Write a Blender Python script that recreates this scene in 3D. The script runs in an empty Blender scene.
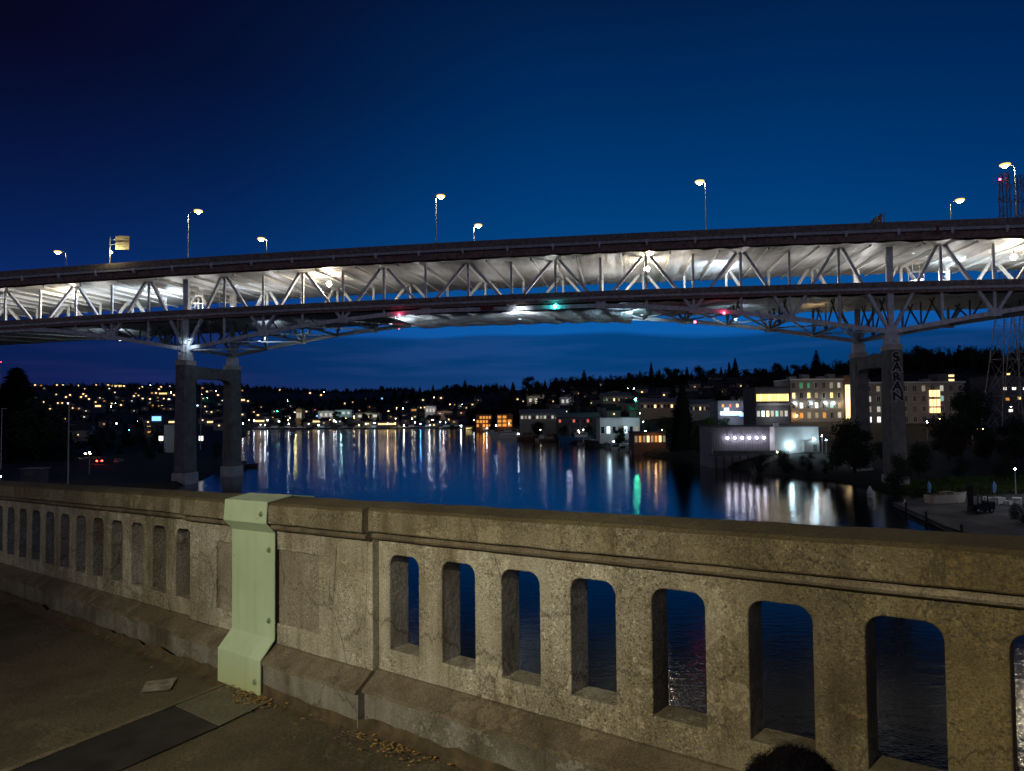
import bpy, bmesh, math, random
from mathutils import Vector, Matrix, noise
R = math.radians
C = bpy.context.scene.collection
random.seed(7)

# ------------------------------------------------------------------ camera
HC = 17.7                     # eye above the water
F = 710.0
cam = bpy.data.cameras.new('camera'); cam.sensor_width = 36; cam.lens = F*36/1024
cam.clip_start = 0.05; cam.clip_end = 20000
co = bpy.data.objects.new('camera', cam); C.objects.link(co)
MC = Matrix.Rotation(math.pi/2+R(2.06), 3, 'X') @ Matrix.Rotation(R(-0.55), 3, 'Z')
co.matrix_world = Matrix.Translation((0, 0, HC)) @ MC.to_4x4()
bpy.context.scene.camera = co

def ray(px, py):
    return MC @ Vector(((px-512)/F, -(py-385.5)/F, -1))
def at(px, py, Y):            # world point seen at that pixel at depth Y
    d = ray(px, py); return Vector((d.x*Y/d.y, Y, HC+d.z*Y/d.y))
def px_of(P):
    q = MC.transposed() @ (Vector(P)-Vector((0, 0, HC)))
    return 512+F*q.x/-q.z, 385.5-F*q.y/-q.z

def lin(c):
    return tuple(((v/255)/12.92 if v/255 <= .04045 else ((v/255+.055)/1.055)**2.4) for v in c)

# ------------------------------------------------------------------ world
sc = bpy.context.scene
w = bpy.data.worlds.new('World'); sc.world = w; w.use_nodes = True
nt = w.node_tree; N = nt.nodes; L = nt.links
for n in list(N): N.remove(n)
out = N.new('ShaderNodeOutputWorld'); bg = N.new('ShaderNodeBackground'); L.new(bg.outputs[0], out.inputs[0])
tc = N.new('ShaderNodeTexCoord'); sp = N.new('ShaderNodeSeparateXYZ'); L.new(tc.outputs['Generated'], sp.inputs[0])
def mth(op, a=None, b=None, c=None, clamp=False):
    m = N.new('ShaderNodeMath'); m.operation = op; m.use_clamp = clamp
    for i, v in enumerate((a, b, c)):
        if v is None: continue
        if isinstance(v, (int, float)): m.inputs[i].default_value = v
        else: L.new(v, m.inputs[i])
    return m.outputs[0]
def wramp(fac, stops):
    r = N.new('ShaderNodeValToRGB'); L.new(fac, r.inputs[0]); e = r.color_ramp.elements
    while len(e) > 1: e.remove(e[-1])
    e[0].position = stops[0][0]; e[0].color = (*stops[0][1], 1)
    for p, c in stops[1:]:
        q = e.new(p); q.color = (*c, 1)
    return r.outputs[0]
def wmix(fac, a, b, mode='MIX'):
    m = N.new('ShaderNodeMix'); m.data_type = 'RGBA'; m.blend_type = mode
    if isinstance(fac, (int, float)): m.inputs[0].default_value = fac
    else: L.new(fac, m.inputs[0])
    for i, v in ((6, a), (7, b)):
        if isinstance(v, tuple): m.inputs[i].default_value = (*v, 1)
        else: L.new(v, m.inputs[i])
    return m.outputs[2]
# clear twilight air: colour by height above the horizon
sky = wramp(sp.outputs[2], [(0, lin((34, 60, 112))), (.05, lin((24, 68, 128))), (.11, lin((12, 92, 170))), (.2, lin((2, 70, 132))),
                            (.3, lin((0, 57, 115))), (.4, lin((0, 44, 95))), (.52, lin((2, 28, 68))), (.8, lin((2, 12, 34))), (1, lin((1, 8, 24)))])
az = mth('ARCTAN2', sp.outputs[0], sp.outputs[1])
azf = mth('MULTIPLY_ADD', az, 1/1.6, .5, clamp=True)
tint = wramp(azf, [(0, (.55, .20, .30)), (.14, (.95, .27, .42)), (.26, (1.2, .42, .56)), (.42, (1.2, .85, .88)), (.55, (1, 1, 1)), (.75, (1, .96, .96)), (.9, (1.0, .74, .80)), (1, (.8, .6, .7))])
sky = wmix(1.0, sky, tint, 'MULTIPLY')
# the sky away from the afterglow is darker overhead
dk_ = mth('MULTIPLY', mth('MULTIPLY_ADD', sp.outputs[2], 4.5, -.9, clamp=True), mth('MULTIPLY', az, -1.5, clamp=True))
sky = wmix(mth('MULTIPLY', dk_, .9), sky, lin((1, 3, 14)))
# low cloud bank
mp = N.new('ShaderNodeMapping'); mp.inputs['Scale'].default_value = (2.2, 2.2, 26); L.new(tc.outputs['Generated'], mp.inputs[0])
nz = N.new('ShaderNodeTexNoise'); nz.inputs['Scale'].default_value = 2.0; nz.inputs['Detail'].default_value = 5; L.new(mp.outputs[0], nz.inputs[0])
nz2 = N.new('ShaderNodeTexNoise'); nz2.inputs['Scale'].default_value = 1.3; nz2.inputs['Detail'].default_value = 3; L.new(tc.outputs['Generated'], nz2.inputs[0])
edge = mth('MULTIPLY_ADD', nz2.outputs[0], .09, .052)
edge = mth('MULTIPLY_ADD', nz.outputs[0], .014, edge)
edge = mth('MULTIPLY_ADD', az, -.022, edge)
d = mth('SUBTRACT', edge, sp.outputs[2])
cl = mth('MULTIPLY', d, 160, clamp=True)
lowfade = mth('MULTIPLY_ADD', sp.outputs[2], 26, -.35, clamp=True)
cl = mth('MULTIPLY', cl, mth('MULTIPLY', lowfade, .85))
streak = wramp(nz.outputs[0], [(.0, (0, 0, 0)), (.5, (.0, .0, .0)), (.66, (1, 1, 1))])
ccol = wmix(mth('MULTIPLY', streak, .55), lin((2, 58, 110)), lin((32, 72, 132)))
ccol = wmix(1.0, ccol, tint, 'MULTIPLY')
sky = wmix(cl, sky, ccol)
vi_ = mth('MULTIPLY_ADD', az, -1.9, -.1, clamp=True)
sky = wmix(1.0, sky, wmix(vi_, (0, 0, 0), (.0017, .0006, .0045)), 'ADD')
# town glow low in the sky behind the viewer
gl = mth('MULTIPLY', mth('MULTIPLY_ADD', sp.outputs[1], -1.4, -.1, clamp=True), mth('MULTIPLY_ADD', sp.outputs[2], -1.8, 1.0, clamp=True))
glc = wmix(gl, (0, 0, 0), (.22, .185, .165))
sky = wmix(1.0, sky, glc, 'ADD')
L.new(sky, bg.inputs[0]); bg.inputs[1].default_value = 1.0

vs = sc.view_settings; sc.display_settings.display_device = 'sRGB'
vs.view_transform = 'Standard'; vs.look = 'None'; vs.exposure = 0; vs.gamma = 1; vs.use_curve_mapping = False
cy = sc.cycles; cy.use_denoising = True; cy.max_bounces = 5; cy.diffuse_bounces = 3; cy.glossy_bounces = 3
cy.sample_clamp_indirect = 6; cy.caustics_reflective = False; cy.caustics_refractive = False
try: cy.denoising_prefilter = 'ACCURATE'
except Exception: pass
try: cy.use_light_tree = True
except Exception: pass

# ------------------------------------------------------------------ materials
MATS = {}
def newmat(name):
    m = bpy.data.materials.new(name); m.use_nodes = True; MATS[name] = m
    return m, m.node_tree.nodes, m.node_tree.links, m.node_tree.nodes['Principled BSDF']
def simple(name, col, rough=.7, metal=0, var=.25, scale=3.0, bump=.0, bscale=30):
    m, n, l, b = newmat(name)
    t = n.new('ShaderNodeTexCoord'); z = n.new('ShaderNodeTexNoise'); z.inputs['Scale'].default_value = scale; z.inputs['Detail'].default_value = 6
    l.new(t.outputs['Object'], z.inputs[0])
    r = n.new('ShaderNodeValToRGB'); e = r.color_ramp.elements
    e[0].position = .3; e[0].color = (*[c*(1-var) for c in col], 1); e[1].position = .7; e[1].color = (*[min(1, c*(1+var)) for c in col], 1)
    l.new(z.outputs[0], r.inputs[0]); l.new(r.outputs[0], b.inputs['Base Color'])
    b.inputs['Roughness'].default_value = rough; b.inputs['Metallic'].default_value = metal
    if bump:
        z2 = n.new('ShaderNodeTexNoise'); z2.inputs['Scale'].default_value = bscale; z2.inputs['Detail'].default_value = 5; l.new(t.outputs['Object'], z2.inputs[0])
        bp = n.new('ShaderNodeBump'); bp.inputs['Strength'].default_value = bump; l.new(z2.outputs[0], bp.inputs['Height']); l.new(bp.outputs[0], b.inputs['Normal'])
    return m
def emit(name, col, st, sample=True):
    m, n, l, b = newmat(name)
    b.inputs['Base Color'].default_value = (*[min(1, c*.6) for c in col], 1)
    b.inputs['Emission Color'].default_value = (*col, 1); b.inputs['Emission Strength'].default_value = st
    if not sample:
        try: m.cycles.emission_sampling = 'NONE'
        except Exception: pass
    return m

def concrete(name, base, dark, pebble=1.0, stain=(.5, .42, .25), stainamt=.6, rough=.9):
    m, n, l, b = newmat(name)
    t = n.new('ShaderNodeTexCoord')
    def noi(s, det=6, rg=.6):
        z = n.new('ShaderNodeTexNoise'); z.inputs['Scale'].default_value = s; z.inputs['Detail'].default_value = det; z.inputs['Roughness'].default_value = rg
        l.new(t.outputs['Object'], z.inputs[0]); return z.outputs[0]
    def ramp(f, st):
        r = n.new('ShaderNodeValToRGB'); l.new(f, r.inputs[0]); e = r.color_ramp.elements
        while len(e) > 1: e.remove(e[-1])
        e[0].position = st[0][0]; e[0].color = (*st[0][1], 1)
        for p, c in st[1:]: q = e.new(p); q.color = (*c, 1)
        return r.outputs[0]
    def mix(f, a, c, mode='MIX'):
        x = n.new('ShaderNodeMix'); x.data_type = 'RGBA'; x.blend_type = mode
        if isinstance(f, float): x.inputs[0].default_value = f
        else: l.new(f, x.inputs[0])
        for i, v in ((6, a), (7, c)):
            if isinstance(v, tuple): x.inputs[i].default_value = (*v, 1)
            else: l.new(v, x.inputs[i])
        return x.outputs[2]
    g = lambda v: (v, v, v)
    col = mix(ramp(noi(2.2), [(.35, g(0)), (.65, g(1))]), base, tuple(c*.72 for c in base))
    # rust-brown weather stains
    col = mix(ramp(noi(1.1, 8, .7), [(.45, g(0)), (.62, g(stainamt))]), col, stain, 'MULTIPLY')
    # aggregate: pebbles showing in the worn matrix
    v = n.new('ShaderNodeTexVoronoi'); v.inputs['Scale'].default_value = 135; l.new(t.outputs['Object'], v.inputs[0])
    sepc = n.new('ShaderNodeSeparateColor'); l.new(v.outputs['Color'], sepc.inputs[0])
    peb = ramp(sepc.outputs[0], [(0, g(.36)), (.14, g(.72)), (.4, g(.96)), (.75, g(1.06)), (.93, g(1.25)), (1, g(1.7))])
    wear = ramp(noi(3.1, 5, .6), [(.38, g(.15)), (.55, g(pebble))])
    col = mix(wear, col, mix(1.0, col, peb, 'MULTIPLY'))
    v2 = n.new('ShaderNodeTexNoise'); v2.inputs['Scale'].default_value = 170; v2.inputs['Detail'].default_value = 3; l.new(t.outputs['Object'], v2.inputs[0])
    col = mix(1.0, col, ramp(v2.outputs[0], [(.3, g(.55)), (.5, g(.95)), (.72, g(1.35))]), 'MULTIPLY')
    # pits
    v3 = n.new('ShaderNodeTexVoronoi'); v3.inputs['Scale'].default_value = 38; l.new(t.outputs['Object'], v3.inputs[0])
    col = mix(ramp(v3.outputs['Distance'], [(.06, g(.85)), (.13, g(0))]), col, dark)
    # pale leached patches with crisp outlines
    pt = ramp(noi(2.7, 9, .75), [(.585, g(0)), (.60, g(.5)), (.63, g(.12))])
    col = mix(pt, col, tuple(min(1, c*1.7) for c in base))
    if name.startswith('concrete') and name != 'concrete_top':
        mq = n.new('ShaderNodeMapping'); mq.inputs['Scale'].default_value = (9, 9, .9); l.new(t.outputs['Object'], mq.inputs[0])
        zs = n.new('ShaderNodeTexNoise'); zs.inputs['Scale'].default_value = 1.0; zs.inputs['Detail'].default_value = 7; zs.inputs['Roughness'].default_value = .65; l.new(mq.outputs[0], zs.inputs[0])
        col = mix(1.0, col, ramp(zs.outputs[0], [(.30, (.52, .47, .38)), (.46, (.9, .88, .84)), (.60, (1.05, 1.05, 1.05)), (.72, (1.35, 1.34, 1.32))]), 'MULTIPLY')
        vc = n.new('ShaderNodeTexVoronoi'); vc.feature = 'DISTANCE_TO_EDGE'; vc.inputs['Scale'].default_value = 1.35
        va = n.new('ShaderNodeVectorMath'); va.operation = 'MULTIPLY_ADD'; l.new(zs.outputs['Color'], va.inputs[0]); va.inputs[1].default_value = (.25, .25, .25); l.new(t.outputs['Object'], va.inputs[2]); l.new(va.outputs[0], vc.inputs['Vector'])
        col = mix(ramp(vc.outputs['Distance'], [(0, g(.75)), (.004, g(.5)), (.009, g(0))]), col, dark)
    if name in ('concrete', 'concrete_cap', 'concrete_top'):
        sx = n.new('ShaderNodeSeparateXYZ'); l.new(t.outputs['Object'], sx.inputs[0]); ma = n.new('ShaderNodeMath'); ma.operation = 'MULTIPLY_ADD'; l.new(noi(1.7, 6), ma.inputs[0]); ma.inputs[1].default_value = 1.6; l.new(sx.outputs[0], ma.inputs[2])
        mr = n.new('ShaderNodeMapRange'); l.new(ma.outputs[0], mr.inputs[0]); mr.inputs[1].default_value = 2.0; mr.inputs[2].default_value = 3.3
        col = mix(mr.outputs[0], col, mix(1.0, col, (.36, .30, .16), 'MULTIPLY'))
    l.new(col, b.inputs['Base Color']); b.inputs['Roughness'].default_value = rough
    bp = n.new('ShaderNodeBump'); bp.inputs['Strength'].default_value = .55; bp.inputs['Distance'].default_value = .004
    hsum = n.new('ShaderNodeMath'); hsum.operation = 'ADD'
    l.new(v2.outputs[0], hsum.inputs[0]); l.new(noi(28, 6), hsum.inputs[1])
    h2 = n.new('ShaderNodeMath'); h2.operation = 'ADD'; l.new(hsum.outputs[0], h2.inputs[0]); l.new(v3.outputs['Distance'], h2.inputs[1])
    l.new(h2.outputs[0], bp.inputs['Height']); l.new(bp.outputs[0], b.inputs['Normal'])
    return m
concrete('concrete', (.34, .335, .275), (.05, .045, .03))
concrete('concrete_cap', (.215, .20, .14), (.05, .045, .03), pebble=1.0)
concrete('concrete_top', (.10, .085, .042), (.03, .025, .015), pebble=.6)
concrete('concrete_mould', (.15, .13, .09), (.03, .03, .02), pebble=.4)
concrete('concrete_plinth', (.19, .19, .17), (.04, .04, .03), pebble=.25, stain=(.35, .3, .18), stainamt=.9)
concrete('concrete_rough', (.235, .22, .175), (.04, .035, .025), pebble=1.0)
concrete('pavement', (.10, .085, .052), (.03, .028, .018), pebble=.8, stain=(.5, .45, .33))
concrete('joint_concrete', (.13, .13, .09), (.05, .05, .03), pebble=.2)
simple('joint_steel', (.03, .03, .028), .6, .3, .4, 8, .4, 120)
simple('asphalt', (.05, .05, .05), .85, 0, .25, 6, .5, 150)
simple('dirt', (.06, .045, .022), .95, 0, .5, 14, .8, 60)
m, n, l, b = newmat('green_paint')
t = n.new('ShaderNodeTexCoord'); sx_ = n.new('ShaderNodeSeparateXYZ'); l.new(t.outputs['Object'], sx_.inputs[0])
def gn(sc_, det=6, vec=None, rg=.6):
    z = n.new('ShaderNodeTexNoise'); z.inputs['Scale'].default_value = sc_; z.inputs['Detail'].default_value = det; z.inputs['Roughness'].default_value = rg; l.new(vec or t.outputs['Object'], z.inputs[0]); return z.outputs[0]
def gr(f, st):
    r = n.new('ShaderNodeValToRGB'); l.new(f, r.inputs[0]); e = r.color_ramp.elements
    while len(e) > 1: e.remove(e[-1])
    e[0].position = st[0][0]; e[0].color = (*st[0][1], 1)
    for p, c in st[1:]: q = e.new(p); q.color = (*c, 1)
    return r.outputs[0]
def gm(f, a_, c_, mode='MIX'):
    x = n.new('ShaderNodeMix'); x.data_type = 'RGBA'; x.blend_type = mode
    if isinstance(f, float): x.inputs[0].default_value = f
    else: l.new(f, x.inputs[0])
    for i, v in ((6, a_), (7, c_)):
        if isinstance(v, tuple): x.inputs[i].default_value = (*v, 1)
        else: l.new(v, x.inputs[i])
    return x.outputs[2]
mq = n.new('ShaderNodeMapping'); mq.inputs['Scale'].default_value = (16, 16, 1.6); l.new(t.outputs['Object'], mq.inputs[0])
gc = gr(gn(3.0), [(.3, (.33, .44, .30)), (.7, (.40, .53, .37))])
gc = gm(1.0, gc, gr(gn(1.0, 7, mq.outputs[0]), [(.28, (.90, .88, .80)), (.5, (1, 1, 1)), (.75, (1.03, 1.03, 1.02))]), 'MULTIPLY')
gc = gm(gr(gn(9, 9, None, .75), [(.66, (0, 0, 0)), (.69, (.85, .85, .85))]), gc, (.20, .12, .05))
gc = gm(gr(gn(60, 4), [(.70, (0, 0, 0)), (.74, (.7, .7, .7))]), gc, (.12, .15, .09))
mr_ = n.new('ShaderNodeMapRange'); l.new(sx_.outputs[2], mr_.inputs[0]); mr_.inputs[1].default_value = .16; mr_.inputs[2].default_value = -.08
mul_ = n.new('ShaderNodeMath'); mul_.operation = 'MULTIPLY'; l.new(mr_.outputs[0], mul_.inputs[0]); l.new(gn(12), mul_.inputs[1])
gc = gm(mul_.outputs[0], gc, (.34, .34, .08))
l.new(gc, b.inputs['Base Color']); b.inputs['Roughness'].default_value = .5
bp = n.new('ShaderNodeBump'); bp.inputs['Strength'].default_value = .35; bp.inputs['Distance'].default_value = .004; l.new(gn(6, 5), bp.inputs['Height']); l.new(bp.outputs[0], b.inputs['Normal'])
simple('green_paint_bolt', (.18, .26, .17), .5, 0, .2, 20)
simple('paper', (.22, .20, .17), .8, 0, .5, 18)
simple('leaf_litter', (.22, .14, .04), .8, 0, .5, 30)
simple('hair', (.004, .0035, .005), .85, 0, .3, 30)
MATS['hair'].node_tree.nodes['Principled BSDF'].inputs['Specular IOR Level'].default_value = .05
simple('skin', (.35, .22, .15), .6, 0, .1, 8)
simple('dark_cloth', (.012, .012, .015), .85, 0, .3, 10)
simple('steel_paint', (.66, .68, .72), .55, 0, .25, 1.2, .1, 6)
simple('steel_cream', (.50, .50, .48), .55, 0, .12, 1.2)
simple('steel_dark', (.14, .14, .15), .6, 0, .3, 1.0)
simple('deck_rust', (.28, .19, .165), .85, 0, .5, 1.6, .2, 5)
simple('deck_edge', (.48, .50, .54), .7, 0, .3, 1.5)
simple('barrier_dark', (.24, .20, .185), .85, 0, .4, 1.3)
simple('pier_concrete', (.19, .175, .155), .85, 0, .3, .5, .2, 4)
simple('pier_pale', (.52, .50, .46), .85, 0, .2, .6)
simple('white_paint', (.78, .78, .76), .6, 0, .05, 5)
simple('paint_white_worn', (.42, .42, .43), .8, 0, .45, 1.4)
simple('black_paint', (.012, .012, .013), .7, 0, .1, 5)
simple('galvanised', (.36, .37, .38), .5, .5, .2, 8)
simple('dark_metal', (.05, .05, .055), .5, .5, .3, 5)
simple('tower_steel', (.30, .28, .27), .6, .2, .3, .5)
simple('bark', (.05, .035, .025), .9, 0, .3, 4)
simple('needles', (.014, .022, .012), .9, 0, .5, .4)
simple('leaves', (.02, .03, .012), .85, 0, .5, .5)
simple('leaves_bright', (.10, .15, .03), .8, 0, .4, .5)
simple('grass_mat', (.05, .075, .02), .95, 0, .5, .15, .4, 1.5)
simple('forest_mat', (.008, .011, .008), .95, 0, .4, .1)
simple('wall_grey', (.28, .27, .25), .85, 0, .15, .4)
simple('wall_dark', (.09, .09, .10), .85, 0, .2, .4)
simple('wall_white', (.62, .62, .60), .8, 0, .1, .3)
simple('wall_purple', (.17, .165, .19), .7, 0, .15, .5)
simple('wall_brick', (.20, .10, .07), .85, 0, .25, 1.0)
simple('wall_tan', (.36, .28, .20), .85, 0, .15, .4)
simple('roof_dark', (.05, .05, .055), .9, 0, .3, .5)
simple('roof_grey', (.22, .23, .25), .8, 0, .2, .3)
simple('glass_dark', (.02, .025, .03), .12, 0, .2, .5)
simple('hull_white', (.7, .7, .68), .35, 0, .08, .8)
simple('hull_blue', (.03, .12, .30), .4, 0, .15, .8)
simple('hull_brown', (.13, .06, .045), .5, 0, .25, .8)
simple('hull_cream', (.62, .55, .42), .45, 0, .1, .8)
simple('wood_deck', (.16, .13, .10), .85, 0, .35, 1.5)
simple('dock_grey', (.10, .11, .125), .85, 0, .7, .16, .3, 3)
simple('umbrella_blue', (.16, .33, .62), .7, 0, .15, 3)
simple('rubber', (.015, .015, .015), .8, 0, .2, 10)
simple('sign_yellow', (.55, .50, .30), .6, 0, .25, 1.0)
emit('lamp_warm', (1, .82, .45), 380)
emit('lamp_deck', (1, .84, .55), 160)
emit('lamp_white', (.85, .95, 1), 60)
emit('lamp_cool', (.60, .85, 1), 60)
emit('lamp_shore_warm', (1, .80, .45), 50)
emit('lamp_orange', (1, .50, .16), 40)
emit('lamp_green', (.06, 1, .50), 160)
emit('lamp_blue', (.12, .4, 1), 50)
emit('lamp_violet', (.12, .1, 1), 30, False)
emit('lamp_red', (1, .05, .12), 22)
emit('lamp_cyan', (.05, .75, .75), 40)
emit('tail_red', (1, .03, .02), 30)
emit('work_white', (.75, .90, 1), 6)
for nm, c_, s_ in (('win_warm', (1, .66, .30), 2.0), ('win_yellow', (1, .74, .26), 1.5), ('win_white', (.95, .90, .78), 1.8), ('win_orange', (1, .42, .08), .75),
                   ('win_blue', (.18, .45, .95), 2.2), ('win_teal', (.35, .75, .6), .6), ('win_dim', (.75, .62, .42), .28), ('win_cool', (.65, .85, 1), 2.4),
                   ('win_red', (1, .2, .12), .7), ('win_green', (.1, .45, .22), .4), ('win_pale', (.9, .85, .75), .5), ('win_strip', (1, .78, .40), 1.6)):
    emit(nm, c_, s_, False)

def tarp_mat(name, col):
    m, n, l, b = newmat(name)
    t = n.new('ShaderNodeTexCoord')
    mp_ = n.new('ShaderNodeMapping'); mp_.inputs['Scale'].default_value = (1.6, .12, 1); l.new(t.outputs['Object'], mp_.inputs[0])
    z = n.new('ShaderNodeTexNoise'); z.inputs['Scale'].default_value = .8; z.inputs['Detail'].default_value = 7; z.inputs['Roughness'].default_value = .65; l.new(mp_.outputs[0], z.inputs[0])
    r = n.new('ShaderNodeValToRGB'); e = r.color_ramp.elements
    e[0].position = .3; e[0].color = (*[c*.66 for c in col], 1); e[1].position = .60; e[1].color = (*col, 1); l.new(z.outputs[0], r.inputs[0])
    l.new(r.outputs[0], b.inputs['Base Color']); b.inputs['Roughness'].default_value = .42
    bp = n.new('ShaderNodeBump'); bp.inputs['Strength'].default_value = .5; bp.inputs['Distance'].default_value = .35; l.new(z.outputs[0], bp.inputs['Height']); l.new(bp.outputs[0], b.inputs['Normal'])
tarp_mat('tarp', (.55, .55, .54)); tarp_mat('tarp_low', (.58, .60, .63))

m, n, l, b = newmat('water_mat')
b.inputs['Base Color'].default_value = (.003, .007, .012, 1); b.inputs['Roughness'].default_value = .03; b.inputs['Specular IOR Level'].default_value = .25; b.inputs['IOR'].default_value = 1.33
t = n.new('ShaderNodeTexCoord')
def wn(s, det, sx=1, sy=1):
    q = n.new('ShaderNodeMapping'); q.inputs['Scale'].default_value = (sx, sy, 1); l.new(t.outputs['Object'], q.inputs[0])
    z = n.new('ShaderNodeTexNoise'); z.inputs['Scale'].default_value = s; z.inputs['Detail'].default_value = det; l.new(q.outputs[0], z.inputs[0]); return z.outputs[0]
b1 = n.new('ShaderNodeBump'); b1.inputs['Strength'].default_value = 1; b1.inputs['Distance'].default_value = .027; l.new(wn(1.1, 2, .75, 1), b1.inputs['Height'])
b2 = n.new('ShaderNodeBump'); b2.inputs['Strength'].default_value = 1; b2.inputs['Distance'].default_value = .012; l.new(wn(4.5, 2), b2.inputs['Height']); l.new(b1.outputs[0], b2.inputs['Normal'])
l.new(b2.outputs[0], b.inputs['Normal'])

m, n, l, b = newmat('land_mat')
t = n.new('ShaderNodeTexCoord'); z = n.new('ShaderNodeTexNoise'); z.inputs['Scale'].default_value = .03; z.inputs['Detail'].default_value = 9; l.new(t.outputs['Object'], z.inputs[0])
r = n.new('ShaderNodeValToRGB'); e = r.color_ramp.elements; e[0].position = .35; e[0].color = (.008, .010, .006, 1); e[1].position = .65; e[1].color = (.028, .028, .02, 1)
l.new(z.outputs[0], r.inputs[0]); l.new(r.outputs[0], b.inputs['Base Color']); b.inputs['Roughness'].default_value = .95

# ------------------------------------------------------------------ mesh helpers
class MB:
    def __init__(s): s.v = []; s.f = []; s.xf = None
    def add(s, vs, fs):
        o = len(s.v); s.v += [tuple(v) for v in vs]; s.f += [tuple(i+o for i in f) for f in fs]; return s
    def box(s, x0, x1, y0, y1, z0, z1):
        return s.add([(x, y, z) for z in (z0, z1) for y in (y0, y1) for x in (x0, x1)],
                     [(0, 2, 3, 1), (4, 5, 7, 6), (0, 1, 5, 4), (2, 6, 7, 3), (0, 4, 6, 2), (1, 3, 7, 5)])
    def beam(s, p, q, a, b, up=(0, 0, 1), a2=None):      # a = in-plane thickness, b = depth
        p = Vector(p); q = Vector(q); d = (q-p).normalized(); u = Vector(up)
        if abs(d.dot(u)) > .98: u = Vector((1, 0, 0))
        sd = d.cross(u).normalized(); uu = sd.cross(d).normalized(); a2 = a if a2 is None else a2
        vs = [P+sd*(b/2*i)+uu*(w_/2*j) for P, w_ in ((p, a), (q, a2)) for j in (-1, 1) for i in (-1, 1)]
        return s.add(vs, [(0, 2, 3, 1), (4, 5, 7, 6), (0, 1, 5, 4), (2, 6, 7, 3), (0, 4, 6, 2), (1, 3, 7, 5)])
    def cyl(s, p, q, r0, r1=None, k=8, cap=True):
        r1 = r0 if r1 is None else r1; p = Vector(p); q = Vector(q); d = (q-p).normalized()
        u = Vector((0, 0, 1)) if abs(d.z) < .95 else Vector((1, 0, 0)); a = d.cross(u).normalized(); b = a.cross(d)
        vs = [P+(a*math.cos(2*math.pi*i/k)+b*math.sin(2*math.pi*i/k))*r_ for P, r_ in ((p, r0), (q, r1)) for i in range(k)]
        fs = [(i, (i+1) % k, k+(i+1) % k, k+i) for i in range(k)]
        if cap: fs += [tuple(range(k-1, -1, -1)), tuple(range(k, 2*k))]
        return s.add(vs, fs)
    def prism(s, prof, x0, x1, fn=lambda x, y, z: (x, y, z), segs=1, endvar=None):   # profile in (y,z) swept along x
        k = len(prof); vs = []; fs = []
        for i in range(segs+1):
            x = x0+(x1-x0)*i/segs
            vs += [fn(x, y, z) for y, z in prof]
        for i in range(segs):
            for j in range(k): fs.append((i*k+j, i*k+(j+1) % k, (i+1)*k+(j+1) % k, (i+1)*k+j))
        fs += [tuple(range(k-1, -1, -1)), tuple(segs*k+j for j in range(k))]
        return s.add(vs, fs)
    def ball(s, c, r, seg=10, rings=6, sz=1.0):
        vs = []; fs = []
        for i in range(rings+1):
            th = math.pi*i/rings
            for j in range(seg):
                a = 2*math.pi*j/seg; vs.append((c[0]+r*math.sin(th)*math.cos(a), c[1]+r*math.sin(th)*math.sin(a), c[2]+r*sz*math.cos(th)))
        for i in range(rings):
            for j in range(seg): fs.append((i*seg+j, (i+1)*seg+j, (i+1)*seg+(j+1) % seg, i*seg+(j+1) % seg))
        return s.add(vs, fs)
    def build(s, name, mat, parent=None, smooth=False, loc=None):
        me = bpy.data.meshes.new(name); me.from_pydata(s.v, [], s.f); me.update()
        me.materials.append(MATS[mat] if isinstance(mat, str) else mat)
        bm = bmesh.new(); bm.from_mesh(me); bmesh.ops.remove_doubles(bm, verts=bm.verts, dist=1e-5); bmesh.ops.recalc_face_normals(bm, faces=bm.faces); bm.to_mesh(me); bm.free()
        if smooth:
            for p in me.polygons: p.use_smooth = True
        o = bpy.data.objects.new(name, me); C.objects.link(o)
        if parent: o.parent = parent
        if loc is not None: o.location = loc
        return o
def tag(o, label=None, cat=None, group=None, kind=None):
    if label: o['label'] = label
    if cat: o['category'] = cat
    if group: o['group'] = group
    if kind: o['kind'] = kind
    return o
def empty(name, loc, rz=0, label=None, cat=None, group=None):
    o = bpy.data.objects.new(name, None); C.objects.link(o); o.location = loc; o.rotation_euler = (0, 0, rz); o.empty_display_size = .2
    return tag(o, label, cat, group)
def copy_tree(o, parent=None):
    c = o.copy(); C.objects.link(c); c.parent = parent
    for ch in list(o.children): copy_tree(ch, c)
    return c
def bevel(o, wd, seg=2):
    md = o.modifiers.new('bevel', 'BEVEL'); md.width = wd; md.segments = seg; md.limit_method = 'ANGLE'; return o
def plight(name, loc, power, col=(1, 1, 1), r=.3, parent=None):
    ld = bpy.data.lights.new(name, 'POINT'); ld.energy = power; ld.color = col; ld.shadow_soft_size = r
    o = bpy.data.objects.new(name, ld); C.objects.link(o); o.location = loc
    if parent: o.parent = parent
    return o

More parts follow.
